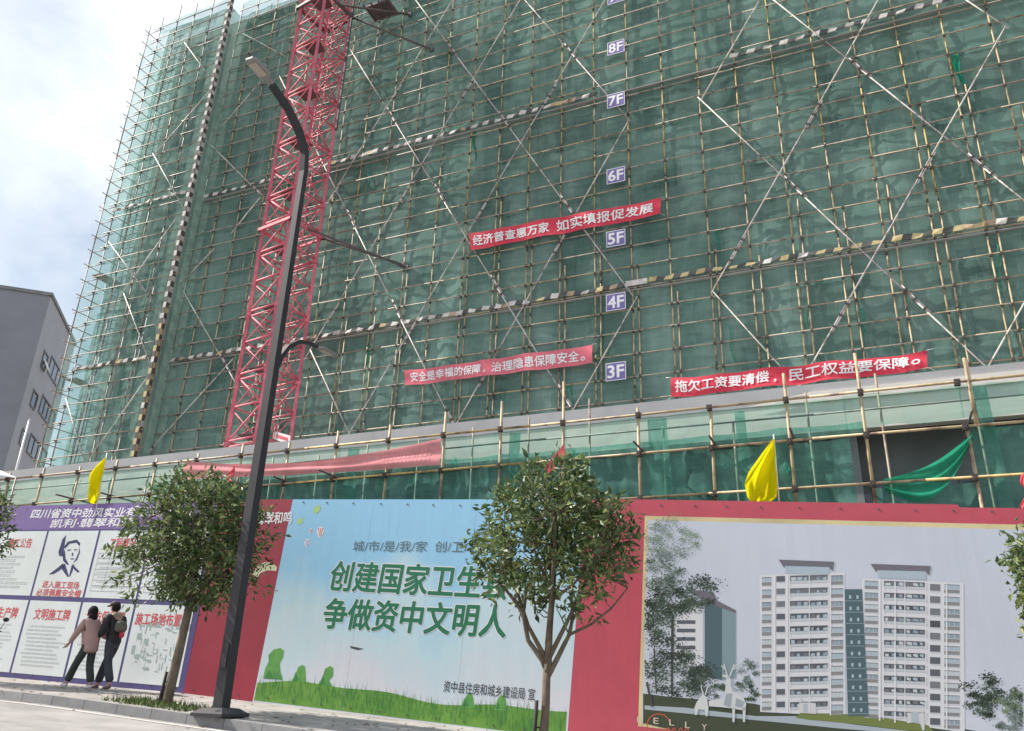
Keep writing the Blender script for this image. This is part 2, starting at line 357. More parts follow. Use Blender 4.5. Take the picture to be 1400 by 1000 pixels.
# ------------------------------------------------------------------ tower block behind the scaffolding
D = 26.7; DB = 25.9; DW = 28.0; XC = -30.45; XL = -36.0; XR = 18.0
ROOF = 36.6; BASE = 5.6
FL = [9.6+3.03*k-.1 for k in range(10)]          # floor levels
tw = empty('tower_block', (-12, DW, BASE), 'grey concrete high-rise shell wrapped in green netting', 'building')
wins = []
mb = MB()
cols = []
x = XC+1.2
while x < XR-2: cols.append((x, x+1.7)); x += 3.66
bays = [(-34.2, -32.8)]
levels = [BASE]+FL
levels = [BASE, FL[0]-3.03] + FL
def wall_panel(x0, x1, y, openings):
    zs = sorted(levels); zs.append(ROOF)
    xs = [x0] + [q for o in openings for q in o] + [x1]
    for i in range(len(xs)-1):
        is_open = i % 2 == 1
        if not is_open: mb.bb(xs[i], y, BASE, xs[i+1], y+.25, ROOF); continue
        for k in range(len(zs)-1):
            z0, z1 = zs[k], zs[k+1]
            if z1-z0 < 2: mb.bb(xs[i], y, z0, xs[i+1], y+.25, z1); continue
            if z1 == ROOF: a, b = z0+.9, z0+2.5
            else: a, b = z0+.8, z0+2.5
            mb.bb(xs[i], y, z0, xs[i+1], y+.25, a); mb.bb(xs[i], y, b, xs[i+1], y+.25, z1)
            wins.append((xs[i], xs[i+1], y+.15, a, b))
wall_panel(XC+.1, XR, DW, cols)
wall_panel(-35.5, XC+.1, DW-.8, bays)
mb.bb(-35.5, DW-.55, BASE, -35.25, DW+14, ROOF)                         # left flank
mb.bb(XC-.1, DW-.55, BASE, XC+.1, DW, ROOF)
mb.bb(XR-.25, DW+.25, BASE, XR, DW+14, ROOF)
mb.bb(-35.25, DW+13.75, BASE, XR-.25, DW+14, ROOF)
for z in FL: mb.bb(-35.2, DW+.25, z-.12, XR-.3, DW+13.7, z)
mb.build('wall', M_concrete, tw)
mb = MB(); mb.bb(-35.5, DW-.8, ROOF+.002, XR, DW+14, ROOF+.2); mb.build('roof', M_slab, tw)
wins.sort(key=lambda w: (w[3]))
rest = MB()
for i, (a, b, y, z0, z1) in enumerate(wins):
    if i < 98:
        f = MB()
        f.bb(a+.002, y-.06, z0+.002, a+.07, y+.03, z1-.002); f.bb(b-.07, y-.06, z0+.002, b-.002, y+.03, z1-.002); f.bb(a+.07, y-.06, z0+.002, b-.07, y+.03, z0+.07); f.bb(a+.07, y-.06, z1-.07, b-.07, y+.03, z1-.002)
        f.bb((a+b)/2-.03, y-.05, z0+.07, (a+b)/2+.03, y+.02, z1-.07)
        w = f.build('window', M_frame, tw)
        MB().bb(a+.07, y-.02, z0+.07, b-.07, y-.008, z1-.07).build('pane', M_glass, w)
    else:
        rest.bb(a+.002, y-.03, z0+.002, b-.002, y, z1-.002)
if rest.v: tag(rest.build('upper_windows', M_glass, tw), kind='stuff')

# ------------------------------------------------------------------ scaffolding on the tower
def jit(a): return random.uniform(-a, a)
def pieces_v(mb, x, y, z0, z1, r=.0275, first=None):
    """a standard made of tube lengths joined end to end"""
    z = z0; L = first or random.uniform(2, 6)
    dx = jit(.02)
    while z < z1-.05:
        e = min(z1, z+L); n = jit(.025)
        mb.tube([(x+dx, y, z), (x+n, y, e)], r, 6); dx = n; z = e
        if z < z1-.1: mb.tube([(x+n, y, z-.07), (x+n, y, z+.07)], r+.007, 6, 1)
        L = random.choice((4., 6., 6., 3.))
def pieces_h(mb, x0, x1, y, z, r=.026, sag=.015):
    x = x0; dz = jit(sag)
    while x < x1-.05:
        e = min(x1, x+random.choice((4., 6., 6.))); n = jit(sag)
        mb.tube([(x-random.uniform(0, .25), y+jit(.012), z+dz), (e+random.uniform(0, .3), y+jit(.012), z+n)], r, 6); dz = n; x = e
LED0 = 14.36-.9*10          # a ledger row sits at 14.36 and every .9 m from it
ROWS = [LED0+.9*k for k in range(0, 36) if LED0+.9*k < 37.4]
MS = [(-7.236+1.463*k) for k in range(-15, 17)]
ms = empty('scaffolding', (-12, D, BASE), 'tall tube scaffolding with green netting over the wide main face of the tower block', 'scaffolding')
def coupler(mb, x, y, z, mi=1):
    mb.box((x+jit(.012), y-.035, z+jit(.012)), (.085, .075, .10), mi)
for x in MS:
    m = MB(); top = 37.9+random.uniform(0, .9)
    pieces_v(m, x, D, BASE, top)
    for z in ROWS: coupler(m, x, D, z)
    m.build('standard', [M_pipe, M_coupler], ms)
for i, x in enumerate(MS):                                             # doubled standards on the lower storeys
    if i < 2 or random.random() < .06: continue
    m = MB(); top = 14.8 + 2.2*math.sin(x*.35) + random.uniform(0, 3.2) + max(0, x)*.18
    off = .23 if x < -3 else .30
    pieces_v(m, x+off, D-.01, BASE, top)
    for z in ROWS:
        if z < top: coupler(m, x+off, D-.01, z)
    m.build('doubled_standard', [M_pipe, M_coupler], ms)
for z in ROWS:
    m = MB(); pieces_h(m, XC+.1, MS[-1]+.3, D-.05, z+.02); m.build('ledger', M_ledger, ms)
for k, z in enumerate(ROWS):
    if k % 2 == 0:
        m = MB(); pieces_h(m, XC+.1, MS[-1]+.3, D+.95, z+.02); m.build('inner_ledger', M_pipe_far, ms)
for x in MS[::1]:
    m = MB(); pieces_v(m, x, D+.95, BASE, 37.9); m.build('inner_standard', M_pipe_far, ms)
# scissor braces (end points on the facade plane)
BR = [((700, -20), (860, 164)), ((555, -18), (864, 403)), ((479, 68), (782, 560)), ((382, 104), (617, 576)), ((625, -10), (450, 274)), ((722, -18), (425, 477)),
      ((424, 478), (477, 592)), ((838, -18), (479, 590)), ((860, 164), (626, 576)), ((871, 406), (785, 558)), ((1040, -14), (1420, 290)), ((954, 133), (1343, 497)),
      ((1046, -12), (957.6, 138.6)), ((1212, -20), (974, 398)), ((1375, 36), (1112, 495)), ((1300, -14), (1377, 38)), ((974, 398), (1064, 498)), ((1420, 380), (1355, 495)),
      ((247, 37), (289, 112)), ((332, 46), (390, 77)), ((356, 112), (292, 186)), ((282, 192), (356, 266)), ((356, 270), (318, 317)), ((248, 394), (320, 520)), ((318.6, 491), (198, 622.6)), ((293, 340), (248, 387))]
for (a, b) in BR:
    if a[0] < 260 and a[1] < 120: continue
    p, q = P(*a, D-.11), P(*b, D-.11)
    q = q + (q-p).normalized()*(1.2 if b[1] > 470 else .1)
    m = MB(); d = (q-p); L = d.length; t = 0; d.normalize(); yo = -.0
    while t < L-.1:
        e = min(L, t+6.)
        m.tube([p+d*t, p+d*e], .026, 6)
        if e < L-.1:
            s = d.cross(Vector((0, 1, 0)))*.06
            m.tube([p+d*(e-.65)+s, p+d*(e+.65)+s], .024, 6)
            for w in (-.45, 0, .45): m.box(p+d*(e+w)+s*.5+Vector((0, -.01, 0)), (.07, .07, .15), 1, ax=(d, Vector((0, 1, 0)), d.cross(Vector((0, 1, 0)))))
        t = e
    m.build('brace', [M_brace, M_coupler], ms)
# nets
def fold(x, z, s):
    return .035*math.sin(x*2.1+s)+.03*math.sin(x*5.3+z*1.7+s*2)+.02*math.sin(z*7+x*1.1+s)
def net_panel(x0, x1, z0, z1, y, m, parent, name='safety_net', amp=1., n=14):
    s = random.uniform(0, 60); h = MB(); k = random.uniform(.3, 1.4)*amp
    sag = [random.uniform(-.1, .02) for _ in range(8)]
    def fn(a, b):
        x = x0+(x1-x0)*a; z = z0+(z1-z0)*b
        pinch = abs(math.sin((x-MS[0])/1.463*math.pi))
        return (x, y + .03 + 1.2*fold(x, z, s)*k*pinch - .05*pinch*math.sin(math.pi*b)*k, z + (sag[int(a*6.99)]*(1-b)*.5*pinch if b < .05 else 0))
    h.grid(fn, n, 10); return h.build(name, m, parent)
cells = []
xs_ = [XC+.02, MS[3]]+[MS[i] for i in range(7, 32, 4)]
nets_n = 0
zz = [BASE]
while zz[-1] < 36.2: zz.append(zz[-1]+2.7 if zz[-1] > BASE else LED0+2.7)
zz[-1] = 36.5
for i in range(len(xs_)-1):
    for j in range(len(zz)-1):
        net_panel(xs_[i]-.05, xs_[i+1]+.05, zz[j]-.05, zz[j+1]+.06, D+.05+.012*((i+j) % 2), M_net, ms); nets_n += 1
for i in range(len(xs_)-1): net_panel(xs_[i], xs_[i+1], 36.5, 37.6, D+.05, M_net_open, ms, 'rooftop_net')
# loose creased seams hanging in front
for k in range(26):
    x = random.choice(MS[2:]) + random.uniform(.1, .5); z = random.uniform(7.5, 33); h = random.uniform(.9, 2.2); m = MB()
    w = random.uniform(.12, .3); sl_ = random.uniform(-.25, .25); s0 = random.uniform(0, 9)
    m.grid(lambda a, b: (x + (a-.5)*w*(1-.7*b*b) + sl_*b + .04*math.sin(b*7+s0), D+.015+.03*math.sin(a*9+b*4+s0), z-h*b+.05*math.sin(a*6+s0)), 6, 8)
    m.build('loose_net_edge', M_net_swag if k % 3 == 0 else M_net_low, ms)
# checkered toe boards
def toe_board(x0, x1, y, z, parent, yellow=0., h=.16):
    """one long board painted in slanting stripes, bent and worn"""
    m = MB(); x = x0; xs = []
    while x < x1: xs.append(x); x += .30+jit(.03)
    P4 = []
    for x in xs:
        t = jit(.03); yy = jit(.02); hh = h+jit(.05) if random.random() > .08 else h*.55
        P4 += [(x, y+yy, z+t), (x+.07, y+yy+jit(.03), z+hh+t), (x+.07, y+yy+.05, z+hh+t), (x, y+yy+.05, z+t)]
    m.add(P4, [])
    for k in range(len(xs)-1):
        mi = 1 if k % 2 else (2 if random.random() < yellow else 0)
        if random.random() < .06: mi = 3
        for q in range(4):
            m.f.append((k*4+q, k*4+4+q, k*4+4+(q+1) % 4, k*4+(q+1) % 4)); m.m.append(mi); m.sm.append(False)
    return m.build('toe_board', [M_white_board, M_black_board, M_yellow_board, M_pipe], parent)
toe_board(XC+.15, -7.55, D-.12, 14.42, ms, .25); toe_board(-6.6, MS[-1], D-.12, 14.46, ms, .75)
toe_board(XC+.15, -8.4, D-.12, 23.80, ms, .05); toe_board(-3.0, 6.2, D-.12, 23.92, ms, 0)
m = MB(); m.box((-7.05, D-.125, 14.53), (.85, .02, .22)); m.build('white_toe_sheet', M_white_board, ms)
for z in (14.33, 23.72):                                                # the deck behind each toe board
    m = MB(); m.bb(XC+.1, D-.06, z-.06, MS[-1], D+.9, z-.03); m.build('deck', M_slab, ms)
# small platform sticking out high beside the mast
pl = P(522, 4, D-.9)
m = MB(); m.bb(pl.x-.9, D-1.1, pl.z-.2, pl.x+.5, D-.13, pl.z-.05)
for k in range(4): m.bb(pl.x-.85+.42*k, D-1.3, pl.z-.26, pl.x-.79+.42*k, D-.13, pl.z-.2)
m.build('loading_platform', M_dark_steel, ms)

# ---- projecting bay at the left end
BS = [XL+.02+1.36*k for k in range(5)]
bs = empty('scaffolding', (-33.3, DB, BASE), 'narrow projecting scaffolding bay with checkered corner post at the tower left end', 'scaffolding')
for i, x in enumerate(BS):
    m = MB(); pieces_v(m, x, DB, BASE, 37.5+random.uniform(0, .9))
    for z in ROWS: coupler(m, x, DB, z)
    m.build('standard', [M_pipe_far, M_coupler], bs)
    if 0 < i:
        m = MB(); pieces_v(m, x+.25, DB, BASE, 15+random.uniform(0, 4)); m.build('doubled_standard', M_pipe_far, bs)
    m = MB(); pieces_v(m, x, DB+.95, BASE, 37.6); m.build('inner_standard', M_pipe_far, bs)
for z in ROWS:
    m = MB(); pieces_h(m, XL-.25, XC+.2, DB-.05, z+.02); m.build('ledger', M_pipe_far, bs)
    m = MB(); pieces_h(m, XL-.1, -35.2, DB+.95, z+.02); m.build('inner_ledger', M_pipe_far, bs)
CT = MB()
for k in range(8):                                                      # return along the flank
    y = DB+1.45*k
    for xx in (XL-.05, XL-.95) if k else (XL-.95,):
        m = MB(); pieces_v(m, xx, y, BASE, 37.6+jit(.4)); m.build('flank_standard', M_pipe_far, bs)
for z in ROWS:
    for xx in (XL-.95,):
        m = MB(); m.tube([(xx, DB-.3, z-.03), (xx, DB+10.4, z-.03+jit(.03))], .024, 6); m.build('flank_ledger', M_pipe_far, bs)
    for k in range(0, 8):
        q = [(XL-1.2+jit(.1), DB+1.45*k+.05, z-.06), (XL+.25, DB+1.45*k+.05, z-.06)]
        if k < 3 and z < ROWS[33]: MB().tube(q, .024, 5).build('cross_tube', M_pipe_far, bs)
        else: CT.tube(q, .024, 5)
tag(CT.build('far_cross_tubes', M_pipe_far, bs), kind='stuff')
for (a, b) in [((252, 58), (292, 113)), ((289, 122), (209, 214)), ((209, 210), (254, 291)), ((169, 401), (207, 502)), ((201.6, 516), (122, 628)), ((90, 545), (115, 631)), ((148, 330), (200, 400)), ((240, 300), (150, 425))]:
    p, q = P(*a, DB-.11), P(*b, DB-.11); m = MB(); m.tube([p, q], .026, 6); m.build('brace', M_brace, bs)
zz2 = [BASE, 9.0, 12.3, 14.4, 17.5, 20.6, 23.75, 26.9, 30, 33.2, 36.5]
for j in range(len(zz2)-1):
    net_panel(-35.3, XC+.02, zz2[j]-.05, zz2[j+1]+.06, DB+.05, M_net, bs)
    net_panel(XL, -35.3, zz2[j]-.05, zz2[j+1]+.06, DB+.05, M_net_open, bs, 'edge_net', n=6)
    h = MB(); s = jit(9)                                                # side nets: flank and the short return beside the column
    h.grid(lambda a, b: (XL-1.0+.04*math.sin(a*20+s), DB+a*10.4, zz2[j]+(zz2[j+1]-zz2[j])*b), 16, 3); h.build('flank_net', M_net_open, bs)
    h = MB(); h.grid(lambda a, b: (XC+.03+.02*math.sin(a*7+s), DB+.05+a*.75, zz2[j]+(zz2[j+1]-zz2[j])*b), 4, 3); h.build('return_net', M_net, bs)
net_panel(XL, XC, 36.5, 37.3, DB+.05, M_net_open, bs, 'rooftop_net')
toe_board(XL, XC-.1, DB-.12, 14.40, bs, .1); toe_board(XL, XC-.1, DB-.12, 23.75, bs, 0)
for z, w in ((14.2, .5), (20.2, .6)):
    m = MB(); m.bb(XL-.85, DB+.25, z-.05, XL-.1, DB+3.5*w, z); m.build('deck', M_slab, bs)
m = MB(); z = 6.; k = 0
while z < 36.9:                                                         # checkered corner post
    for s, (ax, w) in enumerate((((1, 0), .17), ((0, 1), .17))):
        mi = (1 if (k+s) % 2 else (2 if z < 17 and random.random() < .8 else 0))
        t = jit(.02)
        if s == 0: m.bb(XC-.13+t, DB-.155, z, XC+.06+t, DB-.135, z+.285+jit(.02), mi)
        else: m.bb(XC+.066+t, DB-.13, z, XC+.085+t, DB+.07, z+.285+jit(.02), mi)
    z += .29; k += 1
m.build('corner_post', [M_white_board, M_black_board, M_yellow_board], bs)

# ------------------------------------------------------------------ floor number signs
for n, v in zip('3456789', (508, 413, 326, 240, 137, 65, -4)):
    p = P(842, v, D-.2); w, h = .76, .70
    sg = empty('floor_sign', p, 'purple square sign with white edge reading %sF, tied to the tower scaffolding' % n, 'sign', 'floor number signs up the scaffolding')
    m = MB(); m.box(p, (w, .02, h)); m.build('board', M_sign_purple, sg)
    m = MB()
    for a, b, c, d in ((-w/2, -h/2, w/2, -h/2+.025), (-w/2, h/2-.025, w/2, h/2), (-w/2, -h/2+.025, -w/2+.025, h/2-.025), (w/2-.025, -h/2+.025, w/2, h/2-.025)):
        m.bb(p.x+a, p.y-.014, p.z+b, p.x+c, p.y-.0105, p.z+d)
    put_text(m, n+'F', lambda x, y, q: (p.x+x, p.y-.016-q, p.z+y), -w*.40, -h*.34, w*.40, h*.34, bold=.035)
    m.build('lettering', M_white_print, sg)

# ------------------------------------------------------------------ slogan banners tied to the scaffolding
def banner(name, label, tl, tr, br_, bl, Y, text, m, x0=.035, x1=.965, y0=.22, y1=.80, gapbox=None, amp=.025, tm=None):
    a, b, c, d = P(*bl, Y), P(*br_, Y), P(*tr, Y), P(*tl, Y)
    o = empty(name, (a+b+c+d)/4, label, 'banner', 'red slogan banners on the scaffolding')
    s = random.uniform(0, 9)
    def fn(x, y, k=0.):
        p = (a*(1-x)+b*x)*(1-y) + (d*(1-x)+c*x)*y
        return p + Vector((0, amp*math.sin(x*23+s) + amp*math.sin(x*9+y*5+s) - k, .016*math.sin(x*31+s)-.035*abs(math.sin(x*math.pi*3))))
    h = MB(); h.grid(lambda x, y: fn(x, y), 60, 6); h.build('cloth', m, o)
    h = MB()
    for (tx, u0, u1, v0, v1) in text: put_text(h, tx, lambda x, y, q: fn(x, y, .02+q), u0, v0, u1, v1, bold=.0)
    for (tx, u0, u1, v0, v1) in text:
        for dx, dy, dk in ((.0011, 0, .001), (-.0011, 0, .0015), (0, .014, .002), (0, -.014, .0025)): put_text(h, tx, lambda x, y, q: fn(x+dx, y+dy, .02-dk), u0, v0, u1, v1)
    h.build('lettering', tm or M_white_print, o)
    h = MB()
    for (x, y) in ((0, 0), (0, 1), (1, 0), (1, 1)): h.tube([fn(x, y), fn(x, y)+Vector((-.15 if x == 0 else .15, .1, .06 if y else -.06))], .006, 4)
    h.build('tie_cord', M_white_print, o)
    return o
banner('banner', 'red banner on the scaffolding beside the 5F sign, slogan about the economic census', (641, 319), (903, 271), (903, 293), (643, 342), D-.22,
       [('经济普查惠万家', .02, .44, .2, .8), ('如实填报促发展', .48, .965, .2, .82)], M_red_vinyl)
banner('banner', 'faded red banner left of the 3F sign with a white safety slogan', (553, 507), (810, 471), (810, 496), (553, 527), D-.22,
       [('安全是幸福的保障', .035, .43, .2, .8), ('，', .445, .455, .2, .34), ('治理隐患保障安全', .49, .935, .2, .8), ('。', .945, .965, .2, .4)], M_pink_banner)
banner('banner', 'long red banner hanging just above the parapet, slogan on paying workers wages', (917, 517), (1267, 480), (1268, 504), (917, 543), 19.2,
       [('拖欠工资要清偿', .02, .41, .22, .84), ('，', .43, .44, .2, .36), ('民工权益要保障', .49, .935, .25, .88), ('。', .945, .975, .3, .6)], M_red_vinyl)

# ------------------------------------------------------------------ podium building and its scaffold
YP = 17.4
pb = empty('podium_building', (-8, YP, -1.5), 'low podium building with grey parapet in front of the tower, behind the tubes and netting', 'building')
m = MB(); m.bb(-33, YP-.02, 5.98, 20, YP+.28, 6.36); m.bb(-33, YP+.28, 5.6, 20, 26.3, 5.85); m.build('parapet', M_concrete_light, pb)
m = MB(); m.bb(-.9, YP-.06, 5.95, 20, YP-.022, 6.18)
m.add([(-2.2, YP-.05, 5.99), (-.9, YP-.05, 5.95), (-.9, YP-.05, 6.18)], [(0, 1, 2)]); m.build('upper_fascia', M_beige, pb)
m = MB(); m.bb(-33, YP, 5.30, 20, YP+.25, 5.978); m.bb(-33, YP+.001, 3.0, -17, YP+.25, 5.298); m.build('fascia', M_beige, pb)
m = MB(); m.bb(-17, YP+1.0, -2.5, 20, YP+1.2, 5.5); m.bb(-33, YP+1, -2.5, -17, YP+1.2, 3.2); m.bb(-33, YP+.25, 3.0, 20, YP+8, 3.2)
for x in (-15, -11.4, -7.8, -4.2, -.6, 3, 6.6, 10.2, 13.8, 17.4): m.bb(x, YP+.3, -2.5, x+.5, YP+.98, 5.3)
m.bb(-33.2, YP, -2.5, -33, 26.3, 5.9); m.bb(20, YP, -2.5, 20.2, 26.3, 5.9)
m.build('wall', M_dark_wall, pb)
for k in range(13):
    x = -16.5+k*2.6; w = MB(); w.bb(x, YP+.93, 1.0, x+1.6, YP+.99, 4.4); ob = w.build('window', M_frame, pb)
    MB().bb(x+.08, YP+.91, 1.1, x+1.52, YP+.928, 4.3).build('pane', M_glass, ob)

YS = 16.0
ls = empty('scaffolding', (-10, YS, -1.5), 'low scaffolding of thick tan tubes and teal netting along the podium above the hoarding', 'scaffolding')
LX = [-8.93-1.5*k for k in range(13, 0, -1)] + [-8.93, -7.47, -5.97, -4.27, -2.78, -1.28, .08, 1.72, 3.2, 4.7, 6.2, 7.7, 9.2, 10.7, 12.2, 13.7]
TOPS = {-8.93: 6.15, -7.47: 6.25, -5.97: 6.55, -4.27: 5.75, -2.78: 5.66, -1.28: 6.15, .08: 6.4, 1.72: 6.5}
for x in LX:
    top = TOPS.get(x, 5.75+random.uniform(0, .25)); m = MB(); lean = jit(.04)
    if x == 1.72:
        m.tube([(x+.06, YS, -1.6), (x+.03, YS, 4.75)], .032, 8); m.tube([P(1335, 580, YS-.06), P(1318, 490, YS-.06)], .032, 8)
    else:
        m.tube([(x+lean, YS, -1.6), (x, YS, 3.2)], .031, 8); m.tube([(x, YS, 3.2), (x-lean*.6, YS, top)], .0312, 8)
    for z in (3.79, 4.72, 5.57):
        m.box((x, YS-.045, z), (.10, .09, .12), 1); m.box((x, YS-.09, z), (.05, .03, .06), 1)
    m.build('standard', [M_pipe, M_coupler], ls)
    m = MB(); m.tube([(x+.35, YS+.85, -1.6), (x+.32, YS+.85, top-.15)], .024, 6); m.build('inner_standard', M_pipe_far, ls)
for z, y in ((5.58, YS-.055), (4.73, YS-.055), (3.79, YS-.055), (2.8, YS-.055)):
    m = MB(); pieces_h(m, LX[0]-.4, LX[-1]+.3, y, z, .030, .012); m.build('ledger', M_pipe, ls)
m = MB(); pieces_h(m, LX[0]-.4, LX[-1]+.3, YS+.8, 5.5, .024); m.build('inner_ledger', M_pipe_far, ls)
for x in LX:                                                            # short putlogs poking out towards the street
    if random.random() < .55:
        z = 4.76; m = MB(); m.tube([(x+.07, YS-.45-random.uniform(0, .3), z+.03), (x+.07, YS+.9, z+.03)], .023, 6); m.build('putlog', M_dark_steel, ls)
def low_net(x0, x1, z0, z1, mtl, name, y=YS+.045, amp=1., skew=0., n=None, wav=.03):
    s = random.uniform(0, 50); h = MB()
    def fn(a, b):
        x = x0+(x1-x0)*a; z = z0+(z1-z0)*b
        return (x + skew*(1-b), y + amp*(.03*math.sin(x*3.1+s)+.02*math.sin(x*9+z*3+s)+.012*math.sin(x*23+z*2+s)+.02*math.sin(z*8+x*.7+s)),
                z - wav*abs(math.sin((x-.08)/1.5*math.pi))*b + (.02*math.sin(x*6+s) if b < .01 else 0))
    h.grid(fn, n or max(10, int((x1-x0)*12)), 12); return h.build(name, mtl, ls)
edges = [LX[0], -26.9, -23.9, -20.9, -17.9, -14.9, -11.9, -8.93, -5.97, -2.78, -.25, .08, 1.72, 4.7, 7.7, 10.7, 13.7]
for i in range(len(edges)-1):
    low_net(edges[i], edges[i+1]+.03, 4.90, 5.56, M_net_pale, 'upper_net', YS+.05+.01*(i % 2))
    if edges[i] < -17: low_net(edges[i], edges[i+1]+.03, 2.9, 4.9, M_net_pale, 'lower_net', YS+.06)
    elif not (-.3 < edges[i] < .1):
        low_net(edges[i], edges[i+1]+.03, 2.9, 4.74, M_net_low, 'lower_net', YS+.06+.01*(i % 2), 1.3)
    if edges[i] > -18 and edges[i] < 0: low_net(edges[i], edges[i+1], 4.74, 5.02+jit(.03), M_net_low, 'folded_net_strip', YS+.03, .6)
low_net(.08, 1.75, 2.9, 3.74, M_net_low, 'lower_net', YS+.06, 1.3)
for x, w, sk in ((-7.25, .25, -.12), (-4.1, .42, .1), (-2.3, .2, .05), (1.95, .22, .08), (-11.6, .3, .1)):
    low_net(x, x+w, 3.0, 5.5, M_net_low, 'bunched_net', YS+.03, .8, sk)
# torn net swag
a, b = P(1331, 590, YS-.03), P(1208, 656, YS-.02)
m = MB()
def swag(s, t):
    top = a*(1-s)+b*s + Vector((0, -.02, -.17*math.sin(math.pi*s)))
    wid = .08 + .62*math.sin(math.pi*min(1, s*.8+.1))*(1-.3*s)
    return top + Vector((-.12*t*(1-s), .03*math.sin(t*16+s*6)*1.2, -wid*t))
m.grid(swag, 40, 14); m.build('torn_net_swag', M_net_swag, ls)
# crumpled bag like knots of netting on the middle ledger
for (u, v) in ((622, 632), (784, 622), (1075, 640)):
    p = P(u, v, YS-.05); m = MB()
    m.sphere(p, (.06, .05, .1), 8, 6); m.v = [(x+jit(.025), y+jit(.025), z+jit(.03)) for x, y, z in m.v]; m.build('net_knot', M_net_pale, ls)

# faded pink sheet hung along the podium scaffold
tl, tr, br2, bl = P(252, 631, YS-.16), P(604, 600, YS-.16), P(601, 636, YS-.16), P(250, 655, YS-.16)
o = empty('banner', (tl+bl)/2, 'sagging pale pink cloth banner tied along the podium scaffolding, lettering faded and reversed', 'banner')
def pinkfn(x, y, k=0.):
    p = (bl*(1-x)+br2*x)*(1-y)+(tl*(1-x)+tr*x)*y
    return p + Vector((0, .03*math.sin(y*9+x*3)+.02*math.sin(x*19+y*4)-k, -.30*math.sin(math.pi*x)**1.0*(.15+.95*y)*.9+.0))
m = MB(); m.grid(lambda x, y: pinkfn(x, y), 70, 12); m.build('cloth', M_pink_sheet, o)
m = MB()
for r in range(4):
    x = .80
    while x < .965:
        w = random.uniform(.006, .014); y = .80-.19*r
        m.add([pinkfn(x, y, .012), pinkfn(x+w, y, .012), pinkfn(x+w, y+.11, .012), pinkfn(x, y+.11, .012)], [(0, 1, 2, 3)]); x += w+.004
m.build('faded_lettering', cloth_mat('faded_print', (.82, .42, .44), .3), o)
# small pink rag on the scaffolding behind the middle tree
p = P(771, 606, YS-.15); q = P(744, 640, YS-.15)
m = MB(); m.grid(lambda s, t: Vector((p.x+(q.x-p.x)*s*1.0 + .02*t, YS-.15+.03*math.sin(s*8+t*3), p.z+(q.z-p.z)*s-.32*t*(.35+.65*(1-abs(s-.3))))), 10, 8)
tag(m.build('rag', M_pink_flag, loc=p), 'small red-pink rag hanging from a scaffold tube above the middle tree', 'cloth')
p = P(322, 634, 15.2); q = P(308, 655, 15.2)
m = MB(); m.grid(lambda s, t: Vector((p.x+(q.x-p.x)*s+.25*t*s, 15.2+.03*math.sin(s*7+t*5), p.z+(q.z-p.z)*s-.18*t*s)), 8, 6)
tag(m.build('rag', M_pink_flag, loc=p), 'torn pink rag fluttering over the crown of the tree beside the lamp', 'cloth')

# ------------------------------------------------------------------ crane mast
cx, cy, ex, ey = -21.65, 24.0, .961, .689
legs = [(cx-ex, cy-ey), (cx+ey, cy-ex), (cx+ex, cy+ey), (cx-ey, cy+ex)]     # left, front, right, back
cr = empty('crane_mast', (cx, cy, 5.85), 'red lattice tower crane mast rising in front of the netted facade', 'crane')
Z0, ZT, PH = 5.85, 36.6, 1.4
for (x, y) in legs:
    m = MB(); z = Z0
    ax = (Vector((ex, ey, 0)).normalized(), Vector((-ey, ex, 0)).normalized(), Vector((0, 0, 1)))
    while z < ZT:
        e = min(ZT, z+2.8); m.box((x, y, (z+e)/2), (.135, .135, e-z-.01), ax=ax); m.box((x, y, e), (.19, .19, .16), ax=ax); z = e
    m.build('leg', M_red_steel, cr)
n = int((ZT-Z0)/PH)
for k in range(n):
    z = Z0+PH*k
    for i in range(4):
        a, b = Vector((*legs[i], 0)), Vector((*legs[(i+1) % 4], 0)); d = (b-a).normalized(); a = a+d*.08; b = b-d*.08
        m = MB(); m.tube([a+Vector((0, 0, z+.12)), b+Vector((0, 0, z+.12))], .042, 6)
        if k % 2 == 0: m.tube([a+Vector((0, 0, z-.12)), b+Vector((0, 0, z-.12))], .036, 6)
        m.build('strut', M_red_steel, cr)
        m = MB()
        if (k+i) % 2: a, b = b, a
        m.tube([a+Vector((0, 0, z+.14)), b+Vector((0, 0, z+PH-.05))], .036, 6); m.build('diagonal', M_red_steel, cr)
        MB().tube([b+Vector((0, 0, z+.14)), a+Vector((0, 0, z+PH-.05))], .022, 5).build('counter_diagonal', M_red_steel, cr)
m = MB(); lx, ly = cx+.25, cy+.25
for s in (-.18, .18): m.tube([(lx+s, ly, Z0), (lx+s, ly, ZT)], .02, 5)
z = Z0
while z < ZT: m.tube([(lx-.18, ly, z), (lx+.18, ly, z)], .012, 4); z += .3
m.build('ladder', M_red_steel, cr)
for k in range(0, n, 2):
    z = Z0+PH*k+.4; m = MB(); m.box((cx-.2, cy-.15, z), (.9, .8, .03)); m.build('ladder_landing', M_dark_steel, cr)
for zc, tgt in ((P(352, 317, cy-ey).z, [((550, 362), .0), ((556, 366), .6)]), (P(405, 14, cy-ey).z, [((590, 68), 0.), ((560, 20), .5)])):
    m = MB(); o4 = []
    for (x, y) in legs: v = Vector((x-cx, y-cy, 0)); o4.append(Vector((cx, cy, zc))+v*1.14)
    for i in range(4):
        d = (o4[(i+1) % 4]-o4[i]); m.box((o4[i]+o4[(i+1) % 4])/2, (d.length+.1, .10, .13), ax=(d.normalized(), d.normalized().cross(Vector((0, 0, 1))), Vector((0, 0, 1))))
    m.build('collar', M_red_steel if zc < 25 else M_dark_steel, cr)
    for (px, _o) in tgt:
        e = P(*px, D-.02); m = MB(); m.tube([o4[2] if _o == 0 else (o4[2]+o4[1])/2, e], .05, 8); m.box(e, (.2, .1, .2)); m.build('wall_tie', M_dark_steel, cr)
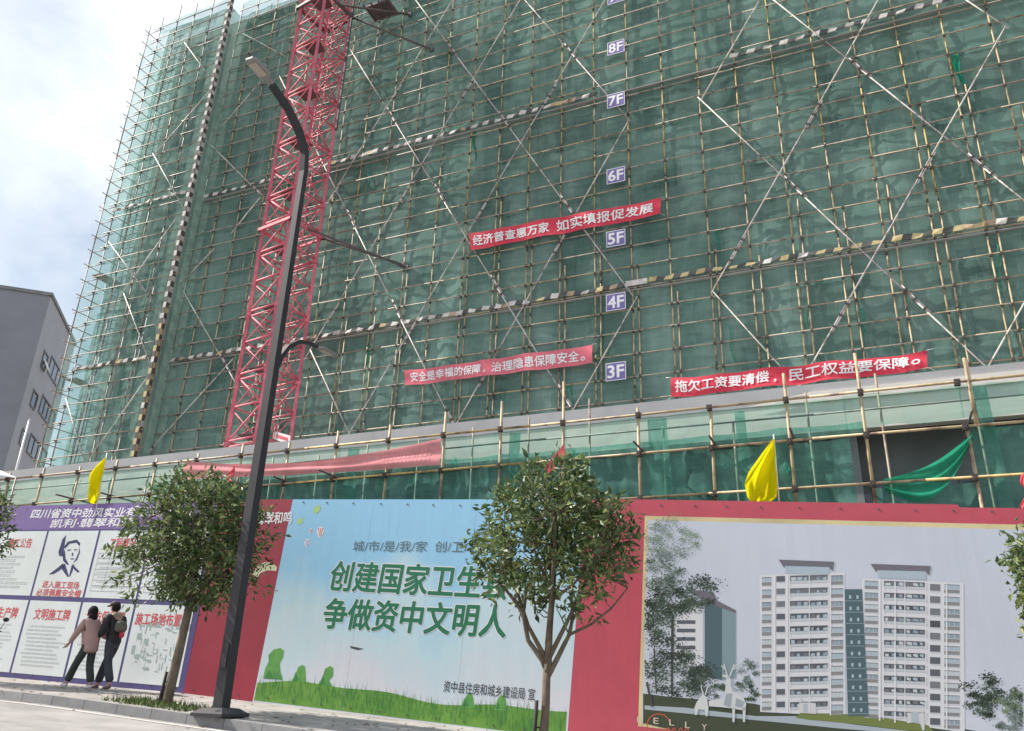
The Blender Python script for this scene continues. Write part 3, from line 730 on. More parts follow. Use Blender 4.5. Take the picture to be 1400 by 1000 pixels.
# hoist platform and conduit on the upper mast
m = MB(); m.box((legs[2][0]+.12, legs[2][1]-.02, (24+ZT)/2), (.1, .1, ZT-24)); m.build('conduit', M_dark_steel, cr)
m = MB(); pz = P(385, 598, 22).z
a = P(375, 601, 23.2); b = P(396, 608, 23.0); c = P(397, 596, 23.0); d = P(376, 590, 23.2)
pl_ = empty('notice_sheet', (a+b+c+d)/4, 'small pale notice sheet tied to the foot of the red mast', 'sign')
m.prism([a, b, c, d], (0, .02, 0)); m.build('board', mat('pale_board', (.62, .55, .56), .8), pl_)
m = MB()
for k in range(6):
    s = .12+.13*k; q = [(a*(1-x)+b*x)*(1-y)+(d*(1-x)+c*x)*y+Vector((0, -.012, 0)) for x, y in ((s, .3), (s+.09, .3), (s+.09, .7), (s, .7))]; m.add(q, [(0, 1, 2, 3)])
m.build('red_characters', M_red_vinyl, pl_)

# ------------------------------------------------------------------ street lamp
lx, ly = -10.3, 11.5; lz = zpave(lx, ly)
la = empty('street_lamp', (lx, ly, lz), 'tall charcoal street lamp with a curved arm and a second small arm', 'street lamp')
A45 = (Vector((1, 1, 0)).normalized(), Vector((-1, 1, 0)).normalized(), Vector((0, 0, 1)))
def sq_tube(m, pts, ws, up=None, th=None):
    """square section swept along points, a corner towards the street"""
    pts = [Vector(p) for p in pts]; vs = []; fs = []
    for i, p in enumerate(pts):
        t = (pts[min(i+1, len(pts)-1)]-pts[max(i-1, 0)]).normalized(); X = Vector((1, 0, 0)); Yv = t.cross(X).normalized()
        hh = ws[i]/2; h2 = (th[i] if th else ws[i])/2
        for (a, b) in ((-1, -1), (1, -1), (1, 1), (-1, 1)): vs.append(p + X*(a*hh) + Yv*(b*h2))
    for i in range(len(pts)-1):
        for k in range(4): fs.append((i*4+k, i*4+(k+1) % 4, i*4+4+(k+1) % 4, i*4+4+k))
    fs += [(3, 2, 1, 0), tuple((len(pts)-1)*4+k for k in range(4))]
    m.add(vs, fs)
m = MB()
bz = [(.33, 0), (.33, .05), (.21, .13), (.11, .14)]
vs = [(lx+a*w, ly+b*w, lz+z) for w, z in bz for a, b in ((-1, -1), (1, -1), (1, 1), (-1, 1))]
m.add(vs, [(i*4+k, i*4+(k+1) % 4, i*4+4+(k+1) % 4, i*4+4+k) for i in range(3) for k in range(4)] + [(12, 13, 14, 15)]); m.build('base', M_lamp, la)
m = MB(); sq_tube(m, [(lx, ly, lz+.12), (lx, ly, 6.2), (lx, ly, 10.3)], [.20, .155, .13]); m.build('pole', M_lamp, la)
m = MB(); sq_tube(m, [(lx, ly, 10.3), (lx, ly-.06, 10.75), (lx, ly-.32, 11.1), (lx, ly-.75, 11.38), (lx, ly-1.35, 11.56)], [.135, .135, .135, .13, .12]); m.build('arm', M_lamp, la)
m = MB(); sq_tube(m, [(lx, ly-1.30, 11.555), (lx, ly-1.5, 11.60)], [.12, .12], th=[.06, .06]); 
sq_tube(m, [(lx, ly-1.46, 11.6), (lx, ly-1.55, 11.61), (lx, ly-1.98, 11.64), (lx, ly-2.05, 11.645)], [.13, .25, .25, .17], th=[.06, .09, .08, .05])
hd = m.build('lamp_head', M_lamp_pale, la)
m = MB(); sq_tube(m, [(lx, ly-1.60, 11.565), (lx, ly-1.95, 11.588)], [.19, .19], th=[.02, .02]); m.build('lens', M_lamp_led, hd)
m = MB(); sq_tube(m, [(lx, ly+.08, 5.80), (lx, ly+.14, 6.02), (lx, ly+.34, 6.33), (lx, ly+.62, 6.55), (lx, ly+.95, 6.66), (lx, ly+1.25, 6.68)], [.11, .11, .10, .09, .08, .07], th=[.10, .10, .09, .08, .06, .05]); m.build('small_arm', M_lamp, la)
m = MB(); sq_tube(m, [(lx, ly+1.22, 6.67), (lx, ly+1.32, 6.70), (lx, ly+1.75, 6.72), (lx, ly+1.86, 6.71)], [.07, .17, .17, .1], th=[.05, .06, .05, .03])
hd = m.build('small_lamp_head', M_lamp_pale, la)
m = MB(); sq_tube(m, [(lx, ly+1.38, 6.668), (lx, ly+1.72, 6.685)], [.13, .13], th=[.015, .015]); m.build('lens', M_lamp_led, hd)
m = MB(); m.bb(lx-.06, ly-.118, lz+.75, lx+.06, ly-.09, lz+1.15); m.build('access_door', M_lamp, la)

# ------------------------------------------------------------------ hoarding
class Plane:
    def __init__(s, yaw, grade):
        a, g = RAD(yaw), RAD(grade); s.o = Vector((KX, KY, KZ))
        s.d = Vector((math.cos(a)*math.cos(g), math.sin(a)*math.cos(g), math.sin(g))); s.n = Vector((math.sin(a), -math.cos(a), 0)); s.u = s.n.cross(s.d)*1.
        if s.u.z < 0: s.u = -s.u
    def pt(s, a, b, k=0.): return s.o + s.d*a + s.u*b + s.n*k
    def st(s, u, v):
        r = ray(u, v); t = s.o.dot(s.n)/r.dot(s.n); p = r*t - s.o; return p.dot(s.d), p.dot(s.u)
    def px(s, u, v, k=0.):
        a, b = s.st(u, v); return s.pt(a, b, k)
PL, PR = Plane(1.45, -1.97), Plane(4.2, -3.49)
def board(name, plane, poly, m, label, cat='hoarding panel', th=.05):
    """poly in panel metres"""
    c = plane.pt(sum(p[0] for p in poly)/len(poly), 0)
    o = empty(name, c, label, cat, 'printed hoarding panels along the pavement')
    MB().prism([plane.pt(a, b) for a, b in poly], plane.n*-th).build('board', m, o)
    h = MB()
    a0, a1 = min(p[0] for p in poly), max(p[0] for p in poly); top = min(p[1] for p in poly if p[1] > 1)
    x = a0+.3
    while x < a1-.2: h.prism([plane.pt(q, b, -th-.002) for q, b in ((x, 0), (x+.06, 0), (x+.06, top-.1), (x, top-.1))], plane.n*-.06); x += 1.5
    h.build('rear_posts', M_dark_steel, o)
    h = MB(); x = a0+.35                                                # washers along the top and bottom, welded sheet joints
    while x < a1-.2:
        for b in (top-.06, .10):
            h.prism([plane.pt(x+.02*math.cos(q), b+.02*math.sin(q), .0005) for q in np.linspace(0, 6.283, 7)[:-1]], plane.n*.006)
        x += .62+jit(.06)
    tag(h.build('fixing_washers', M_dark_steel, o), kind='stuff')
    x = a0+2.1
    while x < a1-1 and a1-a0 < 8.5 and plane is PR:
        MB().prism([plane.pt(q, b, .0003) for q, b in ((x, .02), (x+.014, .02), (x+.014, top-.05), (x, top-.05))], plane.n*.0007).build('sheet_joint', m, o); x += 2.4+jit(.3)
    return o
LAY = .001
def quads(m, plane, u0, v0, u1, v1, k=1, mi=0):
    m.add([plane.px(u0, v1, k*LAY), plane.px(u1, v1, k*LAY), plane.px(u1, v0, k*LAY), plane.px(u0, v0, k*LAY)], [(0, 1, 2, 3)], mi)
def polyp(m, plane, pts, k=1, mi=0): m.add([plane.px(u, v, k*LAY) for u, v in pts], [tuple(range(len(pts)))], mi)
def textp(m, plane, s, bl, br_, h, k=3, bold=.02, shear=0., mi=0):
    """lettering from pixel corner bl to br_ measured on the panel, h metres high"""
    a, b = plane.st(*bl), plane.st(*br_); dx, dy = b[0]-a[0], b[1]-a[1]; L = math.hypot(dx, dy); c, sn = dx/L, dy/L
    put_text(m, s, lambda x, y, q: plane.pt(a[0]+c*x-sn*y, a[1]+sn*x+c*y, k*LAY+q), 0, 0, L, h, bold, shear, mi)

HT_L = PL.st(162, 688)[1]
a_l = PL.st(0, 700)[0]
# ---- purple notice board
sL = -10.5; tl0 = PL.st(14, 693)
pu = board('hoarding_panel', PL, [(sL, 0), (0, 0), (0, HT_L+.0), (PL.st(160, 688)[0], HT_L), (tl0[0], tl0[1]), (sL, tl0[1]+.02)], M_purple, 'purple hoarding panel of white notice cards with a portrait and red headings')
M_card = mat('white_card', (.72, .76, .76), .5, .05, 2)
M_grey_ink = mat('grey_ink', (.36, .40, .40), .8)
M_red_ink = mat('red_ink', (.62, .08, .09), .8)
M_navy_ink = mat('navy_ink', (.03, .04, .13), .8)
M_plan_ink = mat('plan_ink', (.36, .45, .43), .8)
m = MB(); hz = PL.st(100, 724)[1]; m.add([PL.pt(a, b, LAY) for a, b in ((sL, hz), (-.03, hz), (-.03, HT_L-.01), (sL, HT_L-.01))], [(0, 1, 2, 3)]); m.build('header_strip', mat('purple_print', (.19, .12, .33), .6, .1, 1.2), pu)
m = MB()
textp(m, PL, '四川省资中劲风实业有限公司', (41, 709), (233, 706), .235, bold=.03, shear=.12)
textp(m, PL, '凯利·翡翠和鸣', (68, 722), (182, 719.5), .215, bold=.03, shear=.12)
m.build('lettering', M_white_print, pu)
t0 = PL.st(100, 725)[1]; t1 = PL.st(130, 819)[1]; t1b = PL.st(130, 823)[1]; t2 = PL.st(130, 931)[1]
def card(s0, s1, b0, b1): 
    o = MB().prism([PL.pt(a, b, .003) for a, b in ((s0, b0), (s1, b0), (s1, b1), (s0, b1))], PL.n*-.002).build('notice_card', M_card, pu); return o
def ink_rows(m, s0, s1, b0, b1, rows, ch=.055, ragged=.8, k=5):
    for r in range(rows):
        b = b1-(b1-b0)*(r+.5)/rows; x = s0 + random.choice((0, .08)); end = s0+(s1-s0)*random.uniform(ragged*.55, 1)
        while x < end:
            w = ch*random.uniform(.45, .9)
            for q in range(2):
                hh = ch*random.uniform(.12, .2); yy = b+ch*(-.3+.42*q)
                m.add([PL.pt(x, yy, k*LAY), PL.pt(x+w, yy, k*LAY), PL.pt(x+w, yy+hh, k*LAY), PL.pt(x, yy+hh, k*LAY)], [(0, 1, 2, 3)])
            x += w+ch*.22
divT = [PL.st(u, v)[0] for u, v in ((65, 726), (137, 726), (206, 727))]; divB = [PL.st(u, v)[0] for u, v in ((32, 857), (104, 857), (180, 857))]
g = .035
sv = [sL+.3, (divT[0]-divT[1])+divT[0]-.0] 
dv = [(divT[i]+divB[i])/2 for i in range(3)]
W = dv[1]-dv[0]
ds = [dv[0]-3*W, dv[0]-2*W, dv[0]-W] + dv + [-.12]
top_heads = ['', '', '施工公告', None, '工程概况', '']
bot_heads = ['', '', '安全生产牌', '文明施工牌', '消防保卫牌', '施工场地布置图']
for i in range(6):
    s0, s1 = ds[i]+g, ds[i+1]-g
    c = card(s0, s1, t1+.02, t0-.02); wd = s1-s0; mid = (s0+s1)/2
    ht, hb_ = t0-.02, t1+.02
    if i == 3:                                                           # drawing of a worker in a cap, slogan below
        h = MB()
        def dp(pts, k=5): h.add([PL.px(u, v, k*LAY) for u, v in pts], [tuple(range(len(pts)))])
        Zm = lambda x, y: (x/2.777, 640+y/2.777)
        dp([Zm(*q) for q in ((222, 320), (238, 270), (252, 255), (246, 290), (240, 335), (226, 335))])
        dp([Zm(*q) for q in ((243, 300), (258, 280), (292, 272), (305, 285), (303, 298), (290, 284), (265, 288), (248, 306))])
        dp([Zm(*q) for q in ((238, 335), (246, 308), (250, 345), (262, 366), (255, 368), (240, 352))])
        dp([Zm(*q) for q in ((256, 312), (270, 308), (270, 312), (257, 316))]); dp([Zm(*q) for q in ((281, 310), (293, 308), (293, 312), (281, 314))])
        dp([Zm(*q) for q in ((274, 322), (278, 322), (279, 334), (272, 334))]); dp([Zm(*q) for q in ((268, 344), (282, 343), (281, 347), (269, 348))])
        dp([Zm(*q) for q in ((302, 298), (304, 320), (294, 348), (278, 362), (290, 342), (299, 320))])
        dp([Zm(*q) for q in ((185, 405), (216, 382), (240, 362), (246, 372), (226, 390), (204, 403))])
        dp([Zm(*q) for q in ((232, 380), (247, 362), (262, 412), (256, 414))]); dp([Zm(*q) for q in ((262, 412), (272, 372), (282, 364), (276, 392), (266, 413))])
        dp([Zm(*q) for q in ((276, 366), (303, 394), (296, 398), (280, 384))])
        h.build('portrait', M_navy_ink, c)
        h = MB(); textp(h, PL, '进入施工现场', (57, 803.5), (107, 806), .17, k=5, bold=.02); textp(h, PL, '必须佩戴安全帽', (49, 814.5), (109, 817), .17, k=5, bold=.02)
        h.build('slogan', M_red_ink, c)
    else:
        h = MB()
        if top_heads[i]:
            put_text(h, top_heads[i], lambda x, y, q: PL.pt(x, y, 5*LAY+q), mid-.42, ht-.42, mid+.42, ht-.18, .02); h.build('heading', M_red_ink, c)
        h = MB()
        if i >= 4:
            for r in range(8):
                b = ht-.55-r*(ht-hb_-.7)/7
                h.add([PL.pt(s0+.12, b, 5*LAY), PL.pt(s1-.12, b, 5*LAY), PL.pt(s1-.12, b+.012, 5*LAY), PL.pt(s0+.12, b+.012, 5*LAY)], [(0, 1, 2, 3)])
            for x in (s0+.12, s0+.5, s1-.5, s1-.12): h.add([PL.pt(x, hb_+.15, 5*LAY), PL.pt(x+.01, hb_+.15, 5*LAY), PL.pt(x+.01, ht-.54, 5*LAY), PL.pt(x, ht-.54, 5*LAY)], [(0, 1, 2, 3)])
            ink_rows(h, s0+.18, s1-.2, hb_+.2, ht-.6, 7, .05, .9, 6)
        else: ink_rows(h, s0+.2, s1-.15, hb_+.15, ht-.6, 9, .09, .8)
        h.build('small_print', M_grey_ink, c)
    c = card(s0, s1, t2+.02, t1b-.02); ht, hb_ = t1b-.02, t2+.02
    h = MB()
    if bot_heads[i]:
        hw = .60 if i < 5 else .78
        put_text(h, bot_heads[i], lambda x, y, q: PL.pt(x, y, 5*LAY+q), mid-hw, ht-.44, mid+hw, ht-.18, .02); h.build('heading', M_red_ink, c)
    h = MB()
    if i == 5:
        rnd = random.Random(3)
        for (x, y, w, q) in ((.28, .72, .5, .10), (.85, .70, .5, .12), (.15, .55, .16, .13), (.3, .5, .16, .10), (.1, .36, .12, .18), (.2, .30, .14, .1)):
            a, b = s0+x*wd*.9, hb_+y*(ht-hb_); h.add([PL.pt(a, b, 5*LAY), PL.pt(a+w*.8, b-.02, 5*LAY), PL.pt(a+w*.8, b+q, 5*LAY), PL.pt(a, b+q, 5*LAY)], [(0, 1, 2, 3)])
        for k in range(70):
            a, b = s0+wd*rnd.uniform(.12, .92), hb_+(ht-hb_)*rnd.uniform(.15, .75); w = rnd.uniform(.02, .2); q = rnd.uniform(.008, .03)
            if k % 2: w, q = q, w
            h.add([PL.pt(a, b, 6*LAY), PL.pt(a+w, b, 6*LAY), PL.pt(a+w, b+q, 6*LAY), PL.pt(a, b+q, 6*LAY)], [(0, 1, 2, 3)])
        h.build('site_plan', M_plan_ink, c)
    else:
        ink_rows(h, s0+.15, s1-.15, hb_+.15, ht-.55, 11, .06, .9); h.build('small_print', M_grey_ink, c)
# ---- narrow red panel
top = lambda u, v: PR.st(u, v)
sA0 = 0.002; sA1b, sA1t = PR.st(345, 960)[0], PR.st(400, 684)[0]
HT = PR.st(400, 683)[1]; HT2 = PR.st(800, 683)[1]
rd = board('hoarding_panel', PR, [(sA0, 0), (sA1b, 0), (sA1t, HT), (-.10, PR.st(330, 684)[1])], M_red_board, 'narrow deep red hoarding panel behind the street lamp and tree')
m = MB(); textp(m, PR, '翡翠和鸣', (349, 717), (398, 716), .27, bold=.02); m.build('lettering', M_white_print, rd)
m = MB(); polyp(m, PR, [(345, 786), (352, 774), (362, 769), (373, 770), (379, 776), (378, 781), (366, 780), (356, 784), (352, 790)], 2); m.build('leaf_motif', mat('pale_motif', (.60, .60, .40), .7), rd)
# ---- blue public notice panel
M_skyprint = mat('printed_sky', (.40, .55, .66), .5)
t = M_skyprint.node_tree; b = t.nodes['Principled BSDF']; g_ = N(t, 'ShaderNodeNewGeometry'); sp = N(t, 'ShaderNodeSeparateXYZ'); n_ = N(t, 'ShaderNodeTexNoise'); n_.inputs['Scale'].default_value = .55; n_.inputs['Detail'].default_value = 4
mr_ = N(t, 'ShaderNodeMapRange'); mr_.inputs[1].default_value = -.4; mr_.inputs[2].default_value = 3.7
ad = N(t, 'ShaderNodeMath', operation='MULTIPLY_ADD'); ad.inputs[1].default_value = 1.1; rr_ = N(t, 'ShaderNodeValToRGB')
els = rr_.color_ramp.elements; els[0].position = .35; els[0].color = (.66, .67, .72, 1); els[1].position = 1.3 if False else 1.; els[1].color = (.30, .57, .78, 1); e2 = els.new(.75); e2.color = (.52, .69, .75, 1)
t.links.new(g_.outputs['Position'], sp.inputs[0]); t.links.new(sp.outputs['Z'], mr_.inputs[0]); t.links.new(g_.outputs['Position'], n_.inputs[0])
t.links.new(n_.outputs[0], ad.inputs[0]); t.links.new(mr_.outputs[0], ad.inputs[2])
sb_ = N(t, 'ShaderNodeMath', operation='SUBTRACT'); sb_.inputs[1].default_value = .28; t.links.new(ad.outputs[0], sb_.inputs[0]); t.links.new(sb_.outputs[0], rr_.inputs[0]); t.links.new(rr_.outputs[0], b.inputs['Base Color'])
sheet_bump(M_skyprint); sheet_bump(M_card)
sB1b, sB1t = PR.st(776, 996)[0], PR.st(800, 686)[0]
bl_ = board('hoarding_panel', PR, [(sA1b+.003, 0), (sB1b, 0), (sB1t, HT2), (PR.st(640, 683)[0], PR.st(640, 683)[1]), (sA1t+.003, HT)], M_skyprint, 'pale blue hoarding panel with large green slogan and printed grass')
M_green_ink = mat('green_ink', (.012, .17, .085), .7); M_teal_ink = mat('slate_ink', (.10, .16, .18), .7); M_dark_ink = mat('dark_ink', (.05, .06, .07), .7)
for s, q0, q1, hh in (('创建国家卫生县', (449.5, 807), (693, 820), .60), ('争做资中文明人', (440.5, 859), (690, 872.5), .60)):
    m = MB(); textp(m, PR, s, q0, q1, hh, 1, .055, .08); m.build('lettering_outline', M_white_print, bl_)
    m = MB(); textp(m, PR, s, q0, q1, hh, 3, .028, .08); m.build('slogan_lettering', M_green_ink, bl_)
m = MB(); textp(m, PR, '城/市/是/我/家  创/卫/靠/大/家', (482, 754), (704, 756), .22, 3, .006); m.build('small_lettering', M_teal_ink, bl_)
m = MB(); textp(m, PR, '资中县住房和城乡建设局 宣', (606, 946), (731, 958), .20, 3, .01); m.build('credit_lettering', M_dark_ink, bl_)
M_grass_a = mat('printed_grass', (.17, .36, .05), .6, .4, 2.2, col2=(.08, .24, .03)); M_hill = mat('printed_hill', (.16, .42, .08), .6, .3, 2, col2=(.06, .24, .06)); M_hill_dark = mat('printed_leaf_green', (.05, .22, .05), .6)
m = MB()
def gtop(s): return .43 - .05*math.sin(s*1.3) + .03*math.sin(s*2.9)
ss = np.linspace(sA1b+.03, sB1b-.03, 90)
vs = []
for s in ss: vs += [PR.pt(s, .03, LAY), PR.pt(s, gtop(s), LAY)]
m.add(vs, [(2*i, 2*i+2, 2*i+3, 2*i+1) for i in range(89)])
m.build('printed_grass', M_grass_a, bl_)
m = MB()
for k in range(420):
    s = random.uniform(sA1b+.05, sB1b-.05); b0 = random.uniform(.05, gtop(s)-.02); hgt = random.uniform(.08, .26); dx = jit(.06)
    m.add([PR.pt(s, b0, 3*LAY), PR.pt(s+.012, b0, 3*LAY), PR.pt(s+dx, b0+hgt, 3*LAY)], [(0, 1, 2)])
m.build('printed_blades', M_hill_dark, bl_)
def hill(m, pts, k=2):
    # pts in the zoom of the panel: x/2.778+320, y/2.778+640
    polyp(m, PR, [(320+x/2.778, 640+y/2.778) for x, y in pts], k)
for pts in ([(110, 800), (118, 762), (132, 735), (130, 712), (150, 690), (176, 684), (190, 694), (186, 720), (174, 742), (176, 775), (186, 806)],
            [(218, 808), (232, 790), (244, 756), (258, 748), (270, 754), (272, 785), (274, 816)],
            [(320, 822), (336, 795), (346, 762), (366, 752), (377, 760), (376, 790), (362, 808), (374, 830)],
            [(864, 910), (872, 880), (886, 862), (900, 852), (908, 870), (914, 912)], [(990, 920), (1000, 880), (1014, 862), (1030, 866), (1034, 922)]):
    m = MB(); hill(m, pts, 2); m.build('printed_hill', M_hill, bl_)
    m = MB(); x0 = min(p[0] for p in pts); y1 = max(p[1] for p in pts); x1 = max(p[0] for p in pts)
    hill(m, [(x0+4, y1-6), (x0+(x1-x0)*.3, y1-(y1-pts[0][1])-34), (x0+(x1-x0)*.5, y1-8)], 3); m.build('hill_shade_print', M_hill_dark, bl_)
def balloon(c, r, m1, m2):
    h = MB(); h2 = MB(); n = 18
    def bp(a): w = math.sin(a); return (c[0]+r*.72*w*(1-.25*max(0, -math.cos(a))), c[1]-r*math.cos(a)*1.0 + (0))
    pts = []
    for k in range(n): a = 2*math.pi*k/n; x, y = r*.75*math.sin(a), -r*math.cos(a); pts.append((c[0]+x*(1 if y < 0 else 1-.45*y/r)+.15*y*-1, c[1]+y*(1 if y < 0 else 1.35)))
    polyp(h, PR, pts, 2); h.build('printed_balloon', m1, bl_)
    for k in (-.45, 0., .45):
        polyp(h2, PR, [(c[0]+r*(k-.09)+.1*r, c[1]-r*.75), (c[0]+r*(k+.09)+.1*r, c[1]-r*.75), (c[0]+r*.35*(k+.1)-.1*r, c[1]+r*1.0), (c[0]+r*.35*(k-.1)-.1*r, c[1]+r*1.0)], 3)
    h2.build('balloon_stripes', m2, bl_)
balloon((438, 727), 6.5, M_white_print, M_red_ink); balloon((425, 725.5), 3, M_white_print, M_red_ink); balloon((420, 742), 5, M_white_print, mat('violet_ink', (.25, .22, .5), .7))
M_leafp = mat('printed_leaf', (.42, .62, .22), .7)
for c, s in (((433, 697), 6), ((410, 713), 5)):
    m = MB(); polyp(m, PR, [(c[0]-s*.8, c[1]+s*.6), (c[0]-s*.6, c[1]-s*.4), (c[0]+s*.4, c[1]-s*1.1), (c[0]+s*.9, c[1]-s*.7), (c[0]+s*.7, c[1]+s*.3), (c[0]-s*.1, c[1]+s)], 2); m.build('printed_leaf', M_leafp, bl_)
m = MB(); polyp(m, PR, [(478, 883.5), (484, 884.5), (498, 887.5), (489, 889), (480, 886.5)], 2); m.build('scuff', M_dark_ink, bl_)
# ---- right red panel with the apartment picture
sE = 23.0
def topt(u, v): return PR.st(u, v)
p4 = [(sB1b+.004, 0), (sE, 0), (sE, PR.st(1400, 695)[1]), PR.st(1400, 695), PR.st(1312, 694), PR.st(1309, 690), PR.st(1120, 687), PR.st(870, 683), (sB1t+.004, HT2)]
rp = board('hoarding_panel', PR, p4, M_pinkred, 'wide red hoarding panel with a gold framed picture of apartment towers')
sheet_bump(M_pinkred)
M_gold = mat('gold_frame_print', (.64, .54, .30), .6, .2, .9); M_psky = mat('picture_sky', (.56, .59, .67), .5, .05, .5); sheet_bump(M_psky)
fo = [PR.st(872, 1004), PR.st(882, 709)]; s0, s1 = fo[0][0], sE-1.0
bt, tt = PR.st(872, 993)[1], PR.st(1100, 713)[1]
m = MB(); m.add([PR.pt(a, b, LAY) for a, b in ((s0, bt), (s1, bt), (s1, tt+.03), (s0, tt+.03))], [(0, 1, 2, 3)]); m.build('picture_frame', M_gold, rp)
Zp = lambda x, y: (860+x/2.593, 640+y/2.593)
inks = {}
def ink(n, c): 
    if n not in inks: inks[n] = mat('picture_'+n, c, .6)
    return inks[n]
PIC = MB(); KINDS = ['sky']
PIC.add([PR.pt(a, b, 2*LAY) for a, b in ((s0+.065, bt+.08), (s1-.065, bt+.08), (s1-.065, tt-.05), (s0+.065, tt-.05))], [(0, 1, 2, 3)])
def zpoly(kind, pts, k):
    if kind not in KINDS: KINDS.append(kind)
    polyp(PIC, PR, [Zp(*p) for p in pts], k, KINDS.index(kind))
def zrect(kind, x0, y0, x1, y1, k, sk=0.): zpoly(kind, [(x0, y1), (x1, y1+sk), (x1, y0+sk), (x0, y0)], k)
# lawn, path
zpoly('lawn', [(50, 905), (50, 800), (150, 812), (440, 835), (600, 872), (1060, 905), (1400, 960), (1400, 1010), (500, 1010)], 3)
zpoly('path', [(55, 842), (200, 850), (450, 880), (600, 880), (800, 910), (1010, 935), (1010, 945), (760, 925), (560, 905), (300, 880), (55, 856)], 4)
zpoly('hedge', [(590, 885), (610, 868), (760, 872), (900, 885), (1060, 912), (1080, 935), (980, 930), (800, 908), (640, 893)], 5)
def lerp(a, b, t): return a+(b-a)*t
rnd0 = random.Random(9)
def tower_print(xa, xb, y0l, y0r, y1l, y1r, cols_, nf):
    zpoly('facade', [(xa, y1l), (xb, y1r), (xb-4, y0r), (xa-2, y0l)], 4)
    for q in (.16, .31, .815): zrect('pier', lerp(xa, xb, q), lerp(y0l, y0r, q), lerp(xa, xb, q+.014), lerp(y1l, y1r, q), 7)
    for f in range(nf):
        for (c0, c1, kind, h0, h1) in cols_:
            ya = lerp(lerp(y0l, y0r, c0), lerp(y1l, y1r, c0), (f+h0)/nf); yb = lerp(lerp(y0l, y0r, c0), lerp(y1l, y1r, c0), (f+h1)/nf)
            x0, x1 = lerp(xa, xb, c0), lerp(xa, xb, c1); sk = (lerp(y0l, y0r, c1)-lerp(y0l, y0r, c0))
            kd = kind if rnd0.random() < .5 else kind+rnd0.choice(('_b', '_c')) if kind in ('glass', 'shade') else kind
            zrect(kd, x0, ya, x1, yb, 5, sk); zrect('rail', x0, yb, x1, yb+(yb-ya)*.12, 6, sk)
            if kind == 'shade' and c1-c0 > .2:
                for q in (.05, .2, .37, .55, .70, .86): zrect(rnd0.choice(('glass', 'glass_b', 'glass_c', 'shade_b')), lerp(x0, x1, q), ya+(yb-ya)*rnd0.uniform(.2, .45), lerp(x0, x1, q+rnd0.uniform(.06, .13)), yb, 6, sk*q)
                for q in (0, .5, .98): zrect('pier', lerp(x0, x1, q), ya-(yb-ya)*.1, lerp(x0, x1, q+.02), yb+(yb-ya)*.9, 8, sk*q)
                zrect('soffit', x0, ya-(yb-ya)*.02, x1, ya+(yb-ya)*.18, 7, sk)
                zrect('rail', x0, yb, x1, yb+(yb-ya)*.55, 6, sk)
            if kind == 'glass':
                for q in (.3, .63): zrect('rail', lerp(x0, x1, q), ya, lerp(x0, x1, q+.05), yb, 6, sk)
                zrect('soffit', x0, ya, x1, ya+(yb-ya)*.12, 7, sk)
TA = [(.02, .13, 'glass', .18, .55), (.02, .13, 'grille', .6, .88), (.19, .29, 'shade', .12, .58), (.34, .80, 'shade', .12, .50), (.83, .97, 'glass', .18, .58), (.83, .97, 'grille', .62, .9)]
tower_print(465, 768, 380, 372, 865, 880, TA, 11)
TBc = [(.02, .15, 'glass', .18, .55), (.02, .15, 'grille', .6, .88), (.20, .62, 'shade', .12, .5), (.66, .76, 'shade', .2, .75), (.80, .95, 'glass', .18, .55), (.80, .95, 'grille', .6, .88)]
tower_print(828, 1190, 392, 408, 888, 938, TBc, 12)
zpoly('link', [(776, 880), (850, 878), (826, 430), (764, 430)], 6)
for f in range(11):
    y = 440+f*40
    zrect('link_line', 766+f, y+30, 828+f*1.9, y+33, 7)
    for x in (780, 806): zrect('glass', x+f*1.3, y+12, x+8+f*1.3, y+24, 7)
for x0, x1, y0 in ((530, 728, 325), (856, 1070, 340)):
    zpoly('hat', [(x0, y0), (x1, y0+8), (x1-6, y0+42), (x1-20, y0+26), (x0+24, y0+22), (x0+20, y0+30)], 6)
    zrect('glass', x0+26, y0+22, x1-18, y0+50, 5, 6)
zpoly('canopy', [(600, 868), (604, 812), (612, 812), (614, 830), (662, 834), (664, 872)], 7); zpoly('canopy', [(985, 905), (990, 852), (1046, 856), (1048, 930), (1040, 930), (1030, 900)], 7)
zrect('glass', 618, 836, 632, 866, 8); zrect('glass', 1000, 866, 1026, 900, 8)
# distant left block
zpoly('facade', [(165, 700), (262, 706), (262, 470), (165, 520)], 4)
for f in range(5): zrect('shade', 170, 540+f*30, 235, 553+f*30, 5)
zpoly('link', [(268, 740), (330, 752), (330, 495), (268, 470)], 5); zpoly('link_line', [(330, 752), (378, 745), (378, 510), (330, 495)], 5); zpoly('hat', [(200, 430), (300, 440), (312, 470), (380, 505), (378, 515), (268, 475)], 6)
# printed trees: small leaf clusters, varied greens
rnd = random.Random(5)
def ptree(cx_, cy_, rx, ry, n, kinds, k, sz=(5, 11)):
    cs = []
    for _ in range(max(8, n//16)):
        a = rnd.uniform(0, 2*math.pi); r = math.sqrt(rnd.uniform(.02, 1)); cs.append((cx_+rx*r*math.cos(a), cy_+ry*r*math.sin(a), rnd.uniform(.09, .22)*(rx+ry)/2, rnd.choice(kinds)))
    for _ in range(int(n*4.2)):
        c = rnd.choice(cs); x = c[0]+rnd.gauss(0, c[2]*1.25); y = c[1]+rnd.gauss(0, c[2]*.8)
        if not 56 < x < 1395 or y > 930: continue
        s = rnd.uniform(*sz)*.42; th = rnd.uniform(0, 3.1)
        pts = [(x+s*math.cos(th+q)*f, y+s*math.sin(th+q)*f*.8) for q, f in ((0, 1), (1.3, .6), (2.4, .9), (3.7, .7), (5, .95))]
        zpoly(c[3] if rnd.random() < .75 else rnd.choice(kinds), pts, k+rnd.choice((0, 1)))
